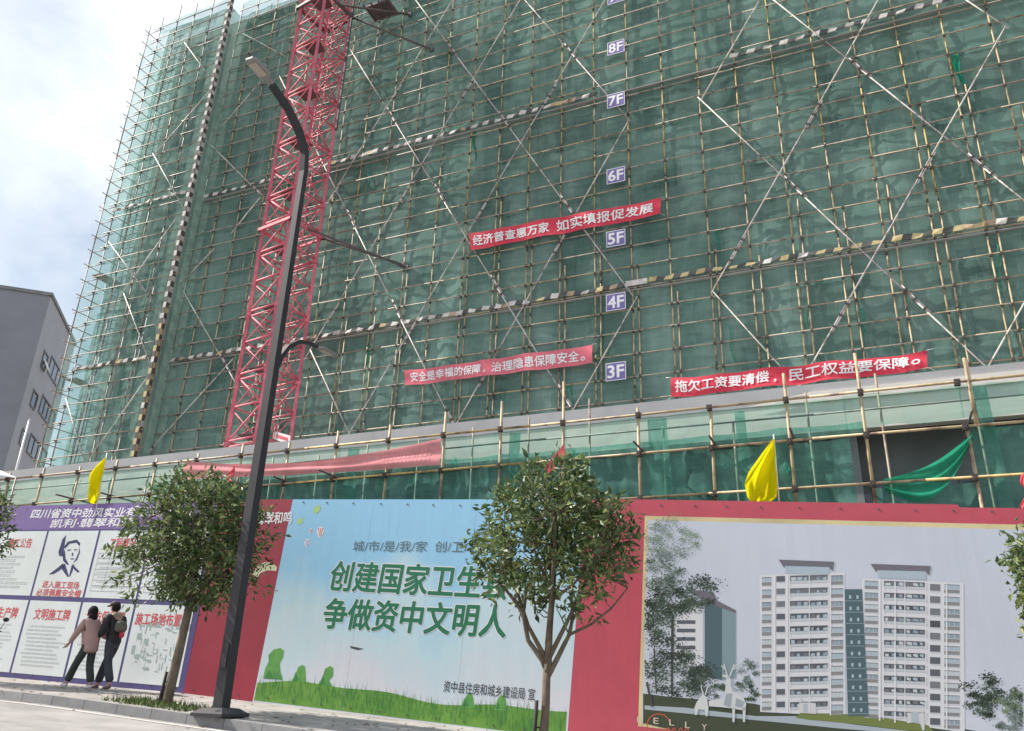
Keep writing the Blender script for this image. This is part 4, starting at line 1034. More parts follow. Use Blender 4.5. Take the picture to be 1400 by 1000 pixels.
ptree(150, 255, 90, 70, 420, ['leaf_grey', 'leaf_pale', 'leaf_grey'], 7, (3, 8)); ptree(120, 370, 70, 70, 300, ['leaf_grey', 'leaf_mid'], 7, (4, 9)); ptree(200, 440, 100, 70, 420, ['leaf_mid', 'leaf_dark'], 7); ptree(110, 560, 70, 110, 380, ['leaf_mid', 'leaf_dark'], 7)
ptree(170, 730, 110, 75, 620, ['leaf_mid', 'leaf_dark', 'leaf_dark'], 7); zpoly('trunk', [(148, 800), (156, 800), (160, 520), (150, 520)], 7); zpoly('trunk', [(95, 800), (100, 800), (92, 640), (86, 640)], 7); zpoly('trunk', [(60, 760), (68, 760), (86, 846), (78, 848)], 9)
ptree(1255, 790, 60, 55, 260, ['leaf_mid', 'leaf_dark'], 7); ptree(1345, 820, 60, 45, 240, ['leaf_pale', 'leaf_mid'], 7); ptree(1360, 900, 60, 40, 200, ['leaf_mid', 'leaf_grey'], 7); ptree(1250, 850, 45, 40, 160, ['leaf_dark', 'leaf_mid'], 7)
ptree(415, 735, 38, 55, 200, ['leaf_grey', 'leaf_mid'], 4, (4, 8)); ptree(300, 790, 60, 25, 140, ['leaf_dark', 'leaf_mid'], 4, (4, 8)); ptree(430, 800, 25, 35, 90, ['leaf_dark', 'leaf_mid'], 4, (4, 8))
# faceted deer statues
D1 = [(338, 770), (350, 745), (345, 790), (372, 802), (404, 812), (415, 835), (412, 900), (404, 900), (402, 860), (380, 858), (372, 900), (366, 900), (366, 852), (330, 848), (285, 846), (280, 825), (325, 812)]
zpoly('deer', [(338, 815), (345, 745), (358, 742), (366, 790), (405, 812), (416, 838), (410, 860), (360, 852), (325, 848), (284, 845), (282, 826)], 9)
for q in ([(403, 850), (414, 850), (411, 901), (404, 901)], [(366, 850), (376, 850), (374, 901), (367, 901)], [(345, 745), (330, 738), (333, 732), (358, 738)]): zpoly('deer', q, 9)
for q in ([(346, 738), (335, 695), (338, 694), (351, 736)], [(355, 738), (372, 694), (375, 697), (360, 738)], [(338, 715), (326, 702), (329, 700), (340, 711)], [(368, 712), (390, 706), (390, 709), (368, 716)], [(371, 705), (384, 695), (386, 698), (372, 709)]): zpoly('deer', q, 9)
zpoly('deer', [(240, 830), (262, 800), (276, 815), (282, 850), (278, 880), (272, 880), (268, 858), (246, 855), (240, 876), (234, 876), (232, 850)], 9)
for q in ([(262, 804), (254, 776), (257, 775), (266, 802)], [(268, 804), (278, 774), (281, 776), (272, 806)]): zpoly('deer', q, 9)
zpoly('deer_shade', [(345, 800), (366, 800), (360, 850), (335, 840)], 10); zpoly('deer_shade', [(380, 815), (410, 830), (400, 850), (376, 845)], 10)
cols2 = dict(lawn=(.045, .06, .03), path=(.38, .43, .48), hedge=(.16, .2, .05), facade=(.66, .66, .69), shade=(.10, .11, .13), glass=(.40, .47, .53), grille=(.24, .24, .25), glass_b=(.27, .33, .38), glass_c=(.52, .57, .60), shade_b=(.17, .18, .20), shade_c=(.07, .075, .09), pier=(.74, .73, .74), soffit=(.14, .145, .16), rail=(.52, .56, .60), link=(.07, .12, .14), link_line=(.20, .29, .32),
            hat=(.15, .14, .17), canopy=(.60, .59, .6), leaf_grey=(.22, .28, .26), leaf_pale=(.26, .34, .22), leaf_mid=(.085, .13, .09), leaf_dark=(.035, .052, .04), trunk=(.06, .06, .05), deer=(.60, .62, .62), deer_shade=(.33, .37, .40))
PIC.build('picture_print', [M_psky]+[ink(k_, cols2[k_]) for k_ in KINDS[1:]], rp)
m = MB()
for c, x, y in (('K', 38, 893), ('E', 96, 897), ('L', 152, 903), ('L', 208, 912), ('Y', 267, 920)):
    a = Zp(x-9, y+9); b_ = Zp(x+9, y+11); textp(m, PR, c, a, b_, .095, 12, .0)
m.build('gold_lettering', mat('pale_gold_print', (.66, .58, .46), .6), rp)
m = MB()
def stroke(pts, w, k):
    for (a, b) in zip(pts[:-1], pts[1:]):
        dx, dy = b[0]-a[0], b[1]-a[1]; L = math.hypot(dx, dy) or 1; nx, ny = -dy/L*w, dx/L*w
        polyp(m, PR, [Zp(a[0]-nx, a[1]-ny), Zp(b[0]-nx, b[1]-ny), Zp(b[0]+nx, b[1]+ny), Zp(a[0]+nx, a[1]+ny)], k)
stroke([(105+40*math.cos(a), 910+38*math.sin(a)) for a in np.linspace(.3, 6.0, 26)], 1.6, 13); stroke([(120+i*4, 930+9*math.sin(i*1.1)) for i in range(24)], 1.5, 13)
m.build('red_script', mat('red_script_ink', (.62, .10, .07), .6), rp)

# ------------------------------------------------------------------ flags on the hoarding
def flag(label, top_px, bot_px, Y, pts, m, cat='flag', pole_bot=None):
    a, b = P(*top_px, Y), P(*bot_px, Y); o = empty('flag', b, label, cat, 'flags along the top of the hoarding')
    MB().tube([b+Vector((0, 0, -.4)), a+Vector((0, 0, .05))], .013, 6).build('flagpole', M_pole_white, o)
    L = [P(u, v, Y-.02) for u, v in pts[0]]; R_ = [P(u, v, Y-.02) for u, v in pts[1]]; h = MB(); n = len(L)-1
    def fn(s, t):
        f = t*n; i = min(int(f), n-1); q = f-i; l = L[i]*(1-q)+L[i+1]*q; r = R_[i]*(1-q)+R_[i+1]*q
        return l*(1-s)+r*s + Vector((0, .09*math.sin(s*6+t*5)*min(1, 4*t)*(s*(1-s)*4+.15) + .05*math.sin(s*13-t*3)*t + .02*math.sin(s*29+t*11)*(.3+t), .012*math.sin(s*17+t*6)*t))
    h.grid(fn, 18, 22); h.build('cloth', m, o); return o
flag('large yellow flag drooping from a white pole on top of the wide red hoarding panel', (1058, 598), (1065, 687), 15.35, ([(1057, 600), (1040, 622), (1024, 646), (1018, 662), (1022, 680), (1028, 688)], [(1058.5, 601), (1060, 620), (1062, 640), (1063, 660), (1063, 680), (1054, 686)]), M_yellow_flag)
flag('yellow flag hanging almost straight above the purple notice panel', (146, 622), (133, 692), 14.2, ([(143, 626), (132, 636), (124, 648), (122.5, 662), (124, 676), (123, 688)], [(145, 625), (142, 640), (139.5, 654), (137, 664), (135, 678), (131, 688)]), M_yellow_flag)
flag('pale red flag on the wide red hoarding panel, right of the large yellow flag', (1409, 640), (1413, 700), 15.6, ([(1404, 642), (1396, 650), (1394, 660), (1404, 672), (1398, 684), (1392, 694)], [(1409, 641), (1410, 652), (1411, 664), (1412, 676), (1412, 686), (1411, 694)]), M_pink_flag)

# ------------------------------------------------------------------ trees
def leaf_mat():
    m = bpy.data.materials.new('glossy_leaf'); m.use_nodes = True; t = m.node_tree; b = t.nodes['Principled BSDF']
    g = N(t, 'ShaderNodeNewGeometry'); r = N(t, 'ShaderNodeValToRGB'); e = r.color_ramp.elements
    e[0].color = (.036, .065, .024, 1); e[1].color = (.30, .34, .12, 1); q = e.new(.4); q.color = (.08, .13, .045, 1); q = e.new(.78); q.color = (.16, .215, .075, 1)
    t.links.new(g.outputs['Random Per Island'], r.inputs[0]); t.links.new(r.outputs[0], b.inputs['Base Color'])
    b.inputs['Roughness'].default_value = .48; b.inputs['Transmission Weight'].default_value = 0
    tl = N(t, 'ShaderNodeBsdfTranslucent'); t.links.new(r.outputs[0], tl.inputs[0]); mx = N(t, 'ShaderNodeMixShader'); mx.inputs[0].default_value = .3
    out = t.nodes['Material Output']; t.links.new(b.outputs[0], mx.inputs[1]); t.links.new(tl.outputs[0], mx.inputs[2]); t.links.new(mx.outputs[0], out.inputs[0]); return m
M_leaf = leaf_mat()
def tree(label, base, fork, crown_c, rad, limbs, n_twigs, seed, leaf=.105, low_gap=.0, tr=.085, shell=.62, paths=()):
    rg = np.random.RandomState(seed); rr = random.Random(seed)
    o = empty('tree', base, label, 'tree', 'street trees on the pavement')
    base, fork, cc = Vector(base), Vector(fork), Vector(crown_c); w = MB()
    mid = base*.5+fork*.5+Vector((rr.uniform(-.03, .03), rr.uniform(-.03, .03), 0))
    w.tube([base+Vector((0, 0, -.1)), base+Vector((0, 0, .12)), mid, fork], [tr*1.35, tr*1.08, tr*.95, tr*.85], 10)
    # twig tips spread through the crown
    tips = []
    lobes = [(Vector(rg.normal(size=3)).normalized(), rr.uniform(.75, 1.12)) for _ in range(26)]
    while len(tips) < n_twigs:
        d = Vector(rg.normal(size=3)).normalized(); f = shell + (1-shell)*rr.random()**.6 if rr.random() < .8 else rr.uniform(.25, .7)
        lob = max(l*max(0, d.dot(a))**6 for a, l in lobes); f *= .66+.38*lob+.10*rr.uniform(-1, 1)
        f /= (abs(d.x)**2.7+abs(d.y)**2.7+abs(d.z)**2.7)**(1/2.7)*1.06
        p = Vector((d.x*rad[0]*f, d.y*rad[1]*f, d.z*rad[2]*f))
        if d.z < -.35 and rr.random() < low_gap: continue
        tips.append(cc+p)
    # limbs
    nodes = [fork]
    for pth, r0 in paths:
        q = [Vector(p) for p in pth]; w.tube(q, [r0*(1-.6*i/(len(q)-1)) for i in range(len(q))], 7); nodes += q[1:]
    for k in range(limbs):
        a = 2*math.pi*(k+.3*rr.random())/limbs; e = cc + Vector((math.cos(a)*rad[0]*.55, math.sin(a)*rad[1]*.55, rr.uniform(-.25, .35)*rad[2])); s = fork + Vector((0, 0, rr.uniform(-.05, .35)))
        m_ = s*.5+e*.5+Vector((math.cos(a)*.1, math.sin(a)*.1, -.12))
        w.tube([fork if k < 3 else s, s*.35+m_*.65, m_*.5+e*.5, e], [tr*.6, tr*.42, tr*.33, tr*.2], 7)
        nodes += [m_, m_*.5+e*.5, e]
    w.tube([fork, fork*.5+cc*.5+Vector((.03, 0, 0)), cc+Vector((0, 0, rad[2]*.55))], [tr*.8, tr*.55, tr*.2], 8); nodes += [fork*.5+cc*.5, cc, cc+Vector((0, 0, rad[2]*.5))]
    for i, t in enumerate(tips):
        if i % 2: continue
        b = min(nodes, key=lambda q: (q-t).length+rr.random()*.25); m_ = b*.45+t*.55+Vector((0, 0, -.05)); w.tube([b, m_, t], [.014, .009, .004], 4)
    w.build('trunk', M_bark, o)
    V = []; Fc = []
    for t in tips:
        out = (t-cc).normalized(); nl = rr.randint(9, 18)
        for k in range(nl):
            p = t + Vector(rg.normal(size=3))*.075 - out*rr.uniform(0, .12)
            dr = (out*.5+Vector(rg.normal(size=3))*.75+Vector((0, 0, -.25))).normalized(); sd = dr.cross(Vector(rg.normal(size=3))).normalized(); nn = sd.cross(dr)
            L = leaf*rr.uniform(.5, 1.4); wv = L*rr.uniform(.17, .24); b = len(V)
            V += [p, p+dr*L*.45+sd*wv+nn*wv*.35, p+dr*L-nn*L*.12, p+dr*L*.45-sd*wv+nn*wv*.35]
            Fc += [(b, b+1, b+2), (b, b+2, b+3)]
    c = MB(); c.v = [tuple(v) for v in V]; c.f = Fc; c.m = [0]*len(Fc); c.sm = [False]*len(Fc); c.build('crown', M_leaf, o)
    return o
b1 = Vector((-12.0, 12.0, zpave(-12, 12))); f1 = P(262, 815, 12.0)
c1 = P(270, 744, 12.0)
tree('bushy street tree left of the lamp, dense rounded crown before the purple notices', b1, f1, c1, (1.5, 1.4, 1.5), 6, 640, 11, .125, .25)
b2 = Vector((-4.83, 12.2, zpave(-4.83, 12.2))); f2 = P(748, 905, 12.2); c2 = P(757, 736, 12.2)
Zt = lambda x, y, dy=0.: P(600+x/2.5, 600+y/2.5, 12.2+dy)
L2 = [([Zt(368, 790), Zt(355, 760, -.02), Zt(305, 690, -.1), Zt(288, 600, -.2), Zt(262, 560, -.25), Zt(215, 500, -.35)], .05), ([Zt(288, 600, -.2), Zt(300, 520, 0), Zt(250, 420, .1)], .03),
      ([Zt(368, 820), Zt(400, 760, .05), Zt(445, 670, .15), Zt(458, 610, .2), Zt(450, 530, .3)], .048), ([Zt(445, 670, .15), Zt(520, 635, .2), Zt(590, 580, .25), Zt(645, 510, .3)], .026), ([Zt(400, 545, 0), Zt(455, 500, -.2), Zt(540, 420, -.4)], .03),
      ([Zt(440, 660, .15), Zt(418, 610, 0), Zt(402, 580, -.1)], .014), ([Zt(372, 800), Zt(378, 660, 0), Zt(385, 560, 0), Zt(385, 420, .05), Zt(395, 250, .1)], .062), ([Zt(385, 560), Zt(420, 480, .3), Zt(470, 350, .5)], .03), ([Zt(385, 520), Zt(340, 420, -.2), Zt(300, 300, -.3)], .03)]
tree('street tree in the middle with forked open branches before the blue and red panels', b2, f2, c2, (1.46, 1.3, 1.36), 4, 480, 5, .13, .45, .07, paths=L2)
b3 = Vector((-18.9, 11.9, zpave(-18.9, 11.9))); c3 = P(-60, 722, 11.9)
tree('street tree at the left edge, only its dark crown edge showing', b3, Vector((c3.x, 11.9, c3.z-1.2)), c3, (1.3, 1.2, 1.25), 6, 500, 23, .125, .2)
b4 = Vector((2.55, 12.6, zpave(2.55, 12.6))); c4 = P(1512, 782, 12.6)
tree('street tree at the right edge, leafy twigs reaching in before the picture', b4, Vector((c4.x, 12.6, c4.z-1.0)), c4, (1.2, 1.1, .85), 6, 330, 41, .13, .2)
# stakes beside the trunks
for (u, label, bx) in ((0, 'short dark stake leaning beside the trunk of the tree left of the lamp', Vector((-12.12, 11.93, 0))), (1, 'short black stake against the trunk of the middle tree', Vector((-4.95, 12.12, 0)))):
    bx.z = zpave(bx.x, bx.y); m = MB(); m.tube([bx+Vector((0, 0, -.1)), bx+Vector((.05, 0, .55 if u == 0 else .75))], [.035, .03], 6); m.tube([bx+Vector((.045, 0, .38)), bx+Vector((.13, .07, .38))], .012, 5)
    tag(m.build('stake', mat('dark_timber', (.035, .03, .03), .8), loc=bx), label, 'stake')
# planting pits
for i, (bx, by) in enumerate(((-12.0, 11.85), (-4.83, 12.1), (-18.9, 11.8), (2.55, 12.5))):
    m = MB()
    for k in range(900 if i == 0 else 350):
        x, y = bx+jit(.95), by+jit(.45); z = zpave(x, y); h = random.uniform(.03, .13); a = random.uniform(0, 6.3); w = random.uniform(.008, .02); dx, dy = jit(.06), jit(.06)
        m.add([(x-w*math.cos(a), y-w*math.sin(a), z), (x+w*math.cos(a), y+w*math.sin(a), z), (x+dx, y+dy, z+h)], [(0, 1, 2)])
    tag(m.build('grass', M_grass), 'low tufts of grass growing in the pit of the ' + ('tree left of the lamp', 'forked middle tree', 'tree at the left edge', 'tree at the right edge')[i], 'grass', kind='stuff')

m = MB()
for k in range(260):
    x = random.uniform(-20, 2); y = random.uniform(ky(x)-.5, hy(x)-.1)
    z = (zpave(x, y) if y > ky(x)+.15 else zpave(x, ky(x))+.004 if y > ky(x) else zroad(x, y))+.008; a = random.uniform(0, 6.3); L = random.uniform(.03, .06)
    m.add([(x-L*math.cos(a), y-L*math.sin(a), z), (x+.4*L*math.sin(a), y-.4*L*math.cos(a), z+.01), (x+L*math.cos(a), y+L*math.sin(a), z), (x-.4*L*math.sin(a), y+.4*L*math.cos(a), z+.012)], [(0, 1, 2, 3)])
tag(m.build('leaf_litter', mat('dry_leaf', (.20, .14, .06), .8, island=.5)), 'scattered dry fallen leaves on the pavement', 'leaves', kind='stuff')

# ------------------------------------------------------------------ left building, beyond the podium
Yb = 34.0; C0 = P(70, 404, Yb)
da = RAD(-41); dS = Vector((math.sin(da), math.cos(da), 0)); dF = Vector((-dS.y, dS.x, 0))*-1
dF = Vector((-math.cos(da), math.sin(da), 0)) if False else Vector((-dS.y, dS.x, 0))
if dF.x > 0: dF = -dF
gb = empty('office_building', (C0.x, C0.y, -1.5), 'plain grey office building at far left with strip windows on its side', 'building')
topz, botz = C0.z, -2.
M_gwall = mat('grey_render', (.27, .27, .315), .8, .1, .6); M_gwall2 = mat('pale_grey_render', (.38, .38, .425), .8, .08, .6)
Ls, Lf = 9.5, 16.
m = MB(); A, B = Vector((C0.x, C0.y, 0)), Vector((C0.x, C0.y, 0))+dS*Ls; Cc, Dd = B+dF*Lf, A+dF*Lf
z_ = lambda p, z: Vector((p.x, p.y, z))
m.add([z_(Dd, botz), z_(A, botz), z_(A, topz), z_(Dd, topz), z_(Cc, botz), z_(Cc, topz), z_(B, botz), z_(B, topz)], [(0, 1, 2, 3), (4, 0, 3, 5), (6, 4, 5, 7), (3, 2, 7, 5)]); m.build('front_wall', M_gwall, gb)
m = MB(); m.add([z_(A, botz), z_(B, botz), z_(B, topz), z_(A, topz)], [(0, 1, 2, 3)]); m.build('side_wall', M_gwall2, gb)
m = MB(); off = Vector((0, 0, .25)); 
for p, q in ((A, B), (Dd, A)): 
    d = (q-p).normalized(); m.box(z_((p+q)/2, topz+.06), ((q-p).length+.2, .2, .25), ax=(d, d.cross(Vector((0, 0, 1))), Vector((0, 0, 1))))
m.build('coping', M_dark_wall, gb)
nS = Vector((dS.y, -dS.x, 0)); nS = nS if nS.dot(-A) > 0 else -nS
def on_side(u, v):
    r = ray(u, v); t = A.dot(nS)/r.dot(nS); p = r*t; return (p-A).dot(dS), p.z
Zl = lambda x, y: (x/3.571, 380+y/3.571)
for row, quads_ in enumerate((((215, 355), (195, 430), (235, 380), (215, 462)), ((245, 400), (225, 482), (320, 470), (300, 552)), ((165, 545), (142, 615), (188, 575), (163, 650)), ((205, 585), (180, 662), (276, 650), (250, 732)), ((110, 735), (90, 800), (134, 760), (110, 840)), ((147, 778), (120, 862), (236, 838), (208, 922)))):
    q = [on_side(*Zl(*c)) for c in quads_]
    s0, s1 = (q[0][0]+q[1][0])/2, (q[2][0]+q[3][0])/2; z1, z0 = (q[0][1]+q[2][1])/2, (q[1][1]+q[3][1])/2
    ax = (dS, nS, Vector((0, 0, 1))); cpt = A+dS*((s0+s1)/2)+Vector((0, 0, (z0+z1)/2))
    f = MB(); W_, H_ = s1-s0, z1-z0
    for sx in (-1, 1): f.box(cpt+dS*(sx*(W_/2-.05)), (.1, .16, H_), ax=ax)
    for sz in (-1, 1): f.box(cpt+Vector((0, 0, sz*(H_/2-.05))), (W_-.2, .16, .1), ax=ax)
    n = 1 if row % 2 == 0 else 4
    for k in range(1, n): f.box(cpt+dS*(-W_/2+W_*k/n), (.06, .12, H_-.2), ax=ax)
    w = f.build('window', M_frame, gb)
    MB().box(cpt, (W_-.18, .03, H_-.18), ax=ax).build('pane', mat('sky_reflection_pane', (.22, .25, .32), .12) if row < 2 else M_glass, w)  # top row: sky reflection painted into a lighter bluish glass colour
    if row in (0,):
        f = MB(); f.box(cpt+nS*.25+Vector((0, 0, -.3)), (W_*.7, .05, H_*.6), ax=(dS, (nS+Vector((0, 0, .5))).normalized(), (Vector((0, 0, 1))-nS*.5).normalized())); f.build('open_sash', M_white_print, w)
# white pole in front of it and a small pale canopy
p0, p1 = P(22, 640, 19.5), P(40.5, 575, 19.5)
o = MB().tube([(p1.x, p1.y, p0.z-3), p1], [.05, .045], 8)
po = empty('pole', (p1.x, p1.y, p0.z-3), 'thin white pole standing before the grey building at far left', 'pole')
o.build('shaft', M_pole_white, po); MB().tube([p1, p1+Vector((0, 0, .05))], [.06, .02], 8).build('cap', M_pole_white, po)
ca = P(2, 655, YS-.3); o = empty('canopy', ca, 'small pale sheet canopy at the left end of the podium scaffolding', 'canopy')
m = MB(); q = [P(-14, 648, YS-.3), P(22, 654, YS-.3), P(2, 645, YS+.9), P(-30, 640, YS+.9)]; m.prism(q, (0, 0, .03)); m.build('sheet', mat('pale_sheet', (.6, .58, .58), .6), o)
m = MB(); m.tube([q[1], (q[1].x, q[1].y, 2.5)], .025, 6); m.build('prop', M_pipe_far, o)

# ------------------------------------------------------------------ people
def skin(name, pts, edges, mtl, parent, sub=2, root=0):
    me = bpy.data.meshes.new(name); o = root_loc(parent)
    keys = list(pts); ix = {k: i for i, k in enumerate(keys)}
    me.from_pydata([Vector(pts[k][:3]) for k in keys], [(ix[a], ix[b]) for a, b in edges], [])
    ob = bpy.data.objects.new(name, me); COL.objects.link(ob)
    md = ob.modifiers.new('s', 'SKIN'); md.use_smooth_shade = True
    for k, sv_ in zip(keys, me.skin_vertices[0].data):
        r = pts[k][3]; sv_.radius = r if isinstance(r, tuple) else (r, r)
    me.skin_vertices[0].data[root].use_root = True
    sd = ob.modifiers.new('d', 'SUBSURF'); sd.levels = sub; sd.render_levels = sub
    dg = bpy.context.evaluated_depsgraph_get(); m2 = bpy.data.meshes.new_from_object(ob.evaluated_get(dg))
    bpy.data.objects.remove(ob); bpy.data.meshes.remove(me); m2.name = name; m2.materials.clear(); m2.materials.append(mtl)
    r = bpy.data.objects.new(name, m2); COL.objects.link(r); r.parent = parent; return r
M_skin = mat('skin', (.48, .29, .21), .6); M_hair = mat('dark_hair', (.022, .016, .018), .85, .4, 30, bump=.5, stretch=(3, 3, .6), spec=.2)
M_pinkjacket = mat('dusty_pink_jacket', (.42, .27, .25), .9, .12, 9, bump=.2); M_trous = mat('dark_green_trousers', (.045, .055, .05), .9, .2, 8); M_trous2 = mat('slate_trousers', (.05, .055, .07), .9, .2, 8)
M_shoe = mat('white_trainer', (.66, .65, .64), .6); M_blackjacket = mat('black_jacket', (.022, .022, .026), .8, .2, 8); M_olive = mat('olive_grey_cloth', (.13, .125, .10), .9, .2, 8); M_beige_c = mat('beige_collar', (.32, .25, .18), .9, .1, 8); M_redbag = mat('red_bag', (.50, .03, .06), .6); M_brownshoe = mat('brown_shoe', (.16, .10, .09), .6); M_cap = mat('dark_cap', (.05, .035, .035), .8)
def hand(pts, edges, wrist, tag_, wpos, fwd, down, side):
    """palm, four bent fingers and a thumb rooted at the wrist; lengths in metres"""
    w = Vector(wpos); f, d, s = Vector(fwd).normalized(), Vector(down).normalized(), Vector(side).normalized()
    pts[tag_+'p'] = (*(w+d*.05), .026); edges.append((wrist, tag_+'p'))
    for i, (o_, L) in enumerate(((-.024, .068), (-.008, .078), (.008, .073), (.024, .058))):
        r0 = w+d*.085+s*o_; a = r0+d*L*.5+f*.012; b = a+d*L*.36+f*.028
        pts[tag_+'k%d' % i] = (*r0, .010); pts[tag_+'m%d' % i] = (*a, .009); pts[tag_+'t%d' % i] = (*b, .008)
        edges += [(tag_+'p', tag_+'k%d' % i), (tag_+'k%d' % i, tag_+'m%d' % i), (tag_+'m%d' % i, tag_+'t%d' % i)]
    a = w+d*.045+s*-.03+f*.015; b = a+d*.035+s*-.012+f*.018
    pts[tag_+'h1'] = (*a, .011); pts[tag_+'h2'] = (*b, .009); edges += [(tag_+'p', tag_+'h1'), (tag_+'h1', tag_+'h2')]
def person(base, H, label, fem):
    """local figure: walks towards -x, y is away from the camera; base on the ground"""
    o = empty('person', base, label, 'person', 'two people walking along the pavement'); s = H/1.72
    lean = lambda x, z: x-.13*max(0, z-.9)/.8
    B = lambda x, y, z: (lean(x, z)*s, y*s, z*s)
    def q(x, y, z, r): return (lean(x, z)*s, y*s, z*s, tuple(a*s for a in r) if isinstance(r, tuple) else r*s)
    # near = camera side (-y), far = +y
    if fem:
        hipn, hipf = (0, -.085, .87), (0, .085, .87)
        kn, an = (-.21, -.09, .49), (-.36, -.09, .11); kf, af = (.03, .08, .47), (.17, .08, .10)
        tn, tf = (-.49, -.09, .085), (.05, .08, .035)
        shn, shf = (-.02, -.19, 1.38), (-.01, .19, 1.38); en, wn = (-.17, -.25, 1.12), (-.36, -.24, .93); ef, wf = (.10, .25, 1.12), (.22, .30, 1.06)
    else:
        hipn, hipf = (0, -.09, .90), (0, .09, .90)
        kn, an = (.09, -.10, .49), (.25, -.10, .10); kf, af = (-.22, .10, .49), (-.32, .10, .09)
        tn, tf = (.12, -.10, .035), (-.46, .10, .045)
        shn, shf = (0, -.21, 1.43), (0, .21, 1.43); en, wn = (.02, -.27, 1.14), (-.16, -.27, .98); ef, wf = (-.05, .27, 1.15), (-.24, .25, 1.03)
    hx = -.045
    pts = {'pel': q(0, 0, .93, .10), 'sp': q(0, 0, 1.12, .105), 'ch': q(0, 0, 1.32, (.15, .11)), 'nk': q(-.01, 0, 1.46, .052), 'nk2': q(-.025, 0, 1.52, .05),
           'hd': q(hx+.01, 0, 1.60, (.076, .088)), 'hd2': q(hx+.008, 0, 1.66, (.075, .086)), 'chin': q(hx-.055, 0, 1.545, .028), 'nose': q(hx-.103, 0, 1.595, .012), 'brow': q(hx-.065, 0, 1.635, .035),
           'earn': q(hx+.02, -.088, 1.60, .013), 'earf': q(hx+.02, .088, 1.60, .013)}
    ed = [('pel', 'sp'), ('sp', 'ch'), ('ch', 'nk'), ('nk', 'nk2'), ('nk2', 'hd'), ('hd', 'hd2'), ('hd', 'chin'), ('hd', 'brow'), ('brow', 'nose'), ('hd', 'earn'), ('hd', 'earf')]
    for sd, hp, k, a, t, sh, e, w_ in (('n', hipn, kn, an, tn, shn, en, wn), ('f', hipf, kf, af, tf, shf, ef, wf)):
        pts['h'+sd] = q(*hp, .085); pts['k'+sd] = q(*k, .055); pts['a'+sd] = q(*a, .038); pts['t'+sd] = q(*t, .032)
        pts['s'+sd] = q(*sh, .055); pts['e'+sd] = q(*e, .040); pts['w'+sd] = q(*w_, .027)
        ed += [('pel', 'h'+sd), ('h'+sd, 'k'+sd), ('k'+sd, 'a'+sd), ('a'+sd, 't'+sd), ('ch', 's'+sd), ('s'+sd, 'e'+sd), ('e'+sd, 'w'+sd)]
        dn = (Vector(w_)-Vector(e)).normalized(); hand(pts, ed, 'w'+sd, 'hand'+sd, Vector(B(*w_)), (-1, 0, .2), dn, (0, 1, 0))
    skin('body', pts, ed, M_skin, o)
    Y0 = base.y
    L_ = lambda *v: Vector(base)+Vector(B(*v))
    # eyes and mouth on the face side
    f = MB()
    for y in (-.032, .032): f.sphere(L_(hx-.083, y, 1.612), .009, 6, 5)
    f.build('eyes', mat('eye', (.02, .015, .01), .3), o)
    MB().box(L_(hx-.082, 0, 1.556), (.012, .04, .008)).build('mouth', mat('lips', (.36, .14, .13), .5), o)
    # trousers
    tp = {'p': q(0, 0, .92, (.15, .115) if not fem else (.14, .11)), 'hn': q(hipn[0], hipn[1], hipn[2]-.02, .10), 'hf': q(hipf[0], hipf[1], hipf[2]-.02, .10), 'kn': q(*kn, .083), 'kf': q(*kf, .083), 'an': q(an[0]-.0, an[1], an[2]+.03, .086), 'af': q(af[0], af[1], af[2]+.03, .086), 'u': q(0, 0, 1.03, (.13, .105))}
    skin('trousers', tp, [('p', 'u'), ('p', 'hn'), ('p', 'hf'), ('hn', 'kn'), ('kn', 'an'), ('hf', 'kf'), ('kf', 'af')], M_trous if fem else M_trous2, o)
    # jacket
    J = .04
    jr = .185 if fem else .15
    hem = .73 if fem else .86
    jp = {'b0': q(.01, 0, hem, (jr+.02, jr-.02)), 'b': q(.01, 0, hem+.07, (jr+.025, jr-.01)), 'm': q(.01, 0, 1.08, (jr+.015, jr-.015)), 'c': q(.0, 0, 1.30, (jr+.01, jr-.03)), 'n': q(-.005, 0, 1.45, .075), 'sn': q(*shn, .085), 'sf': q(*shf, .085), 'en': q(*en, .072), 'ef': q(*ef, .072), 'wn': q(*(Vector(wn)*.96+Vector(en)*.04), .05), 'wf': q(*(Vector(wf)*.96+Vector(ef)*.04), .05)}
    skin('jacket', jp, [('b0', 'b'), ('b', 'm'), ('m', 'c'), ('c', 'n'), ('c', 'sn'), ('c', 'sf'), ('sn', 'en'), ('en', 'wn'), ('sf', 'ef'), ('ef', 'wf')], M_pinkjacket if fem else M_blackjacket, o)
    for a, t, rz in ((an, tn, 0), (af, tf, .3)):
        sh = skin('shoe', {'h': q(a[0]+.035, a[1], a[2]-.035, .042), 'm': q((a[0]+t[0])/2, a[1], (a[2]+t[2])/2-.025, (.045, .04)), 't': q(t[0]-.03, t[1], t[2]-.002, (.045, .03))}, [('h', 'm'), ('m', 't')], M_shoe if fem else M_brownshoe, o)
    if fem:
        h = MB(); h.sphere(L_(hx+.035, 0, 1.615), (.115*s, .108*s, .135*s), 18, 12); h.sphere(L_(hx+.06, -.01, 1.50), (.085*s, .105*s, .13*s), 16, 10); h.v = [(x-.0, y, z) for x, y, z in h.v]; h.build('hair', M_hair, o)
        skin('ponytail', {'a': q(.03, -.12, 1.42, .022), 'b': q(.03, -.185, 1.32, .024), 'c': q(.02, -.20, 1.18, .012)}, [('a', 'b'), ('b', 'c')], M_hair, o)
    else:
        h = MB(); h.sphere(L_(hx+.045, 0, 1.615), (.085*s, .096*s, .10*s), 16, 10); h.build('hair', M_hair, o)
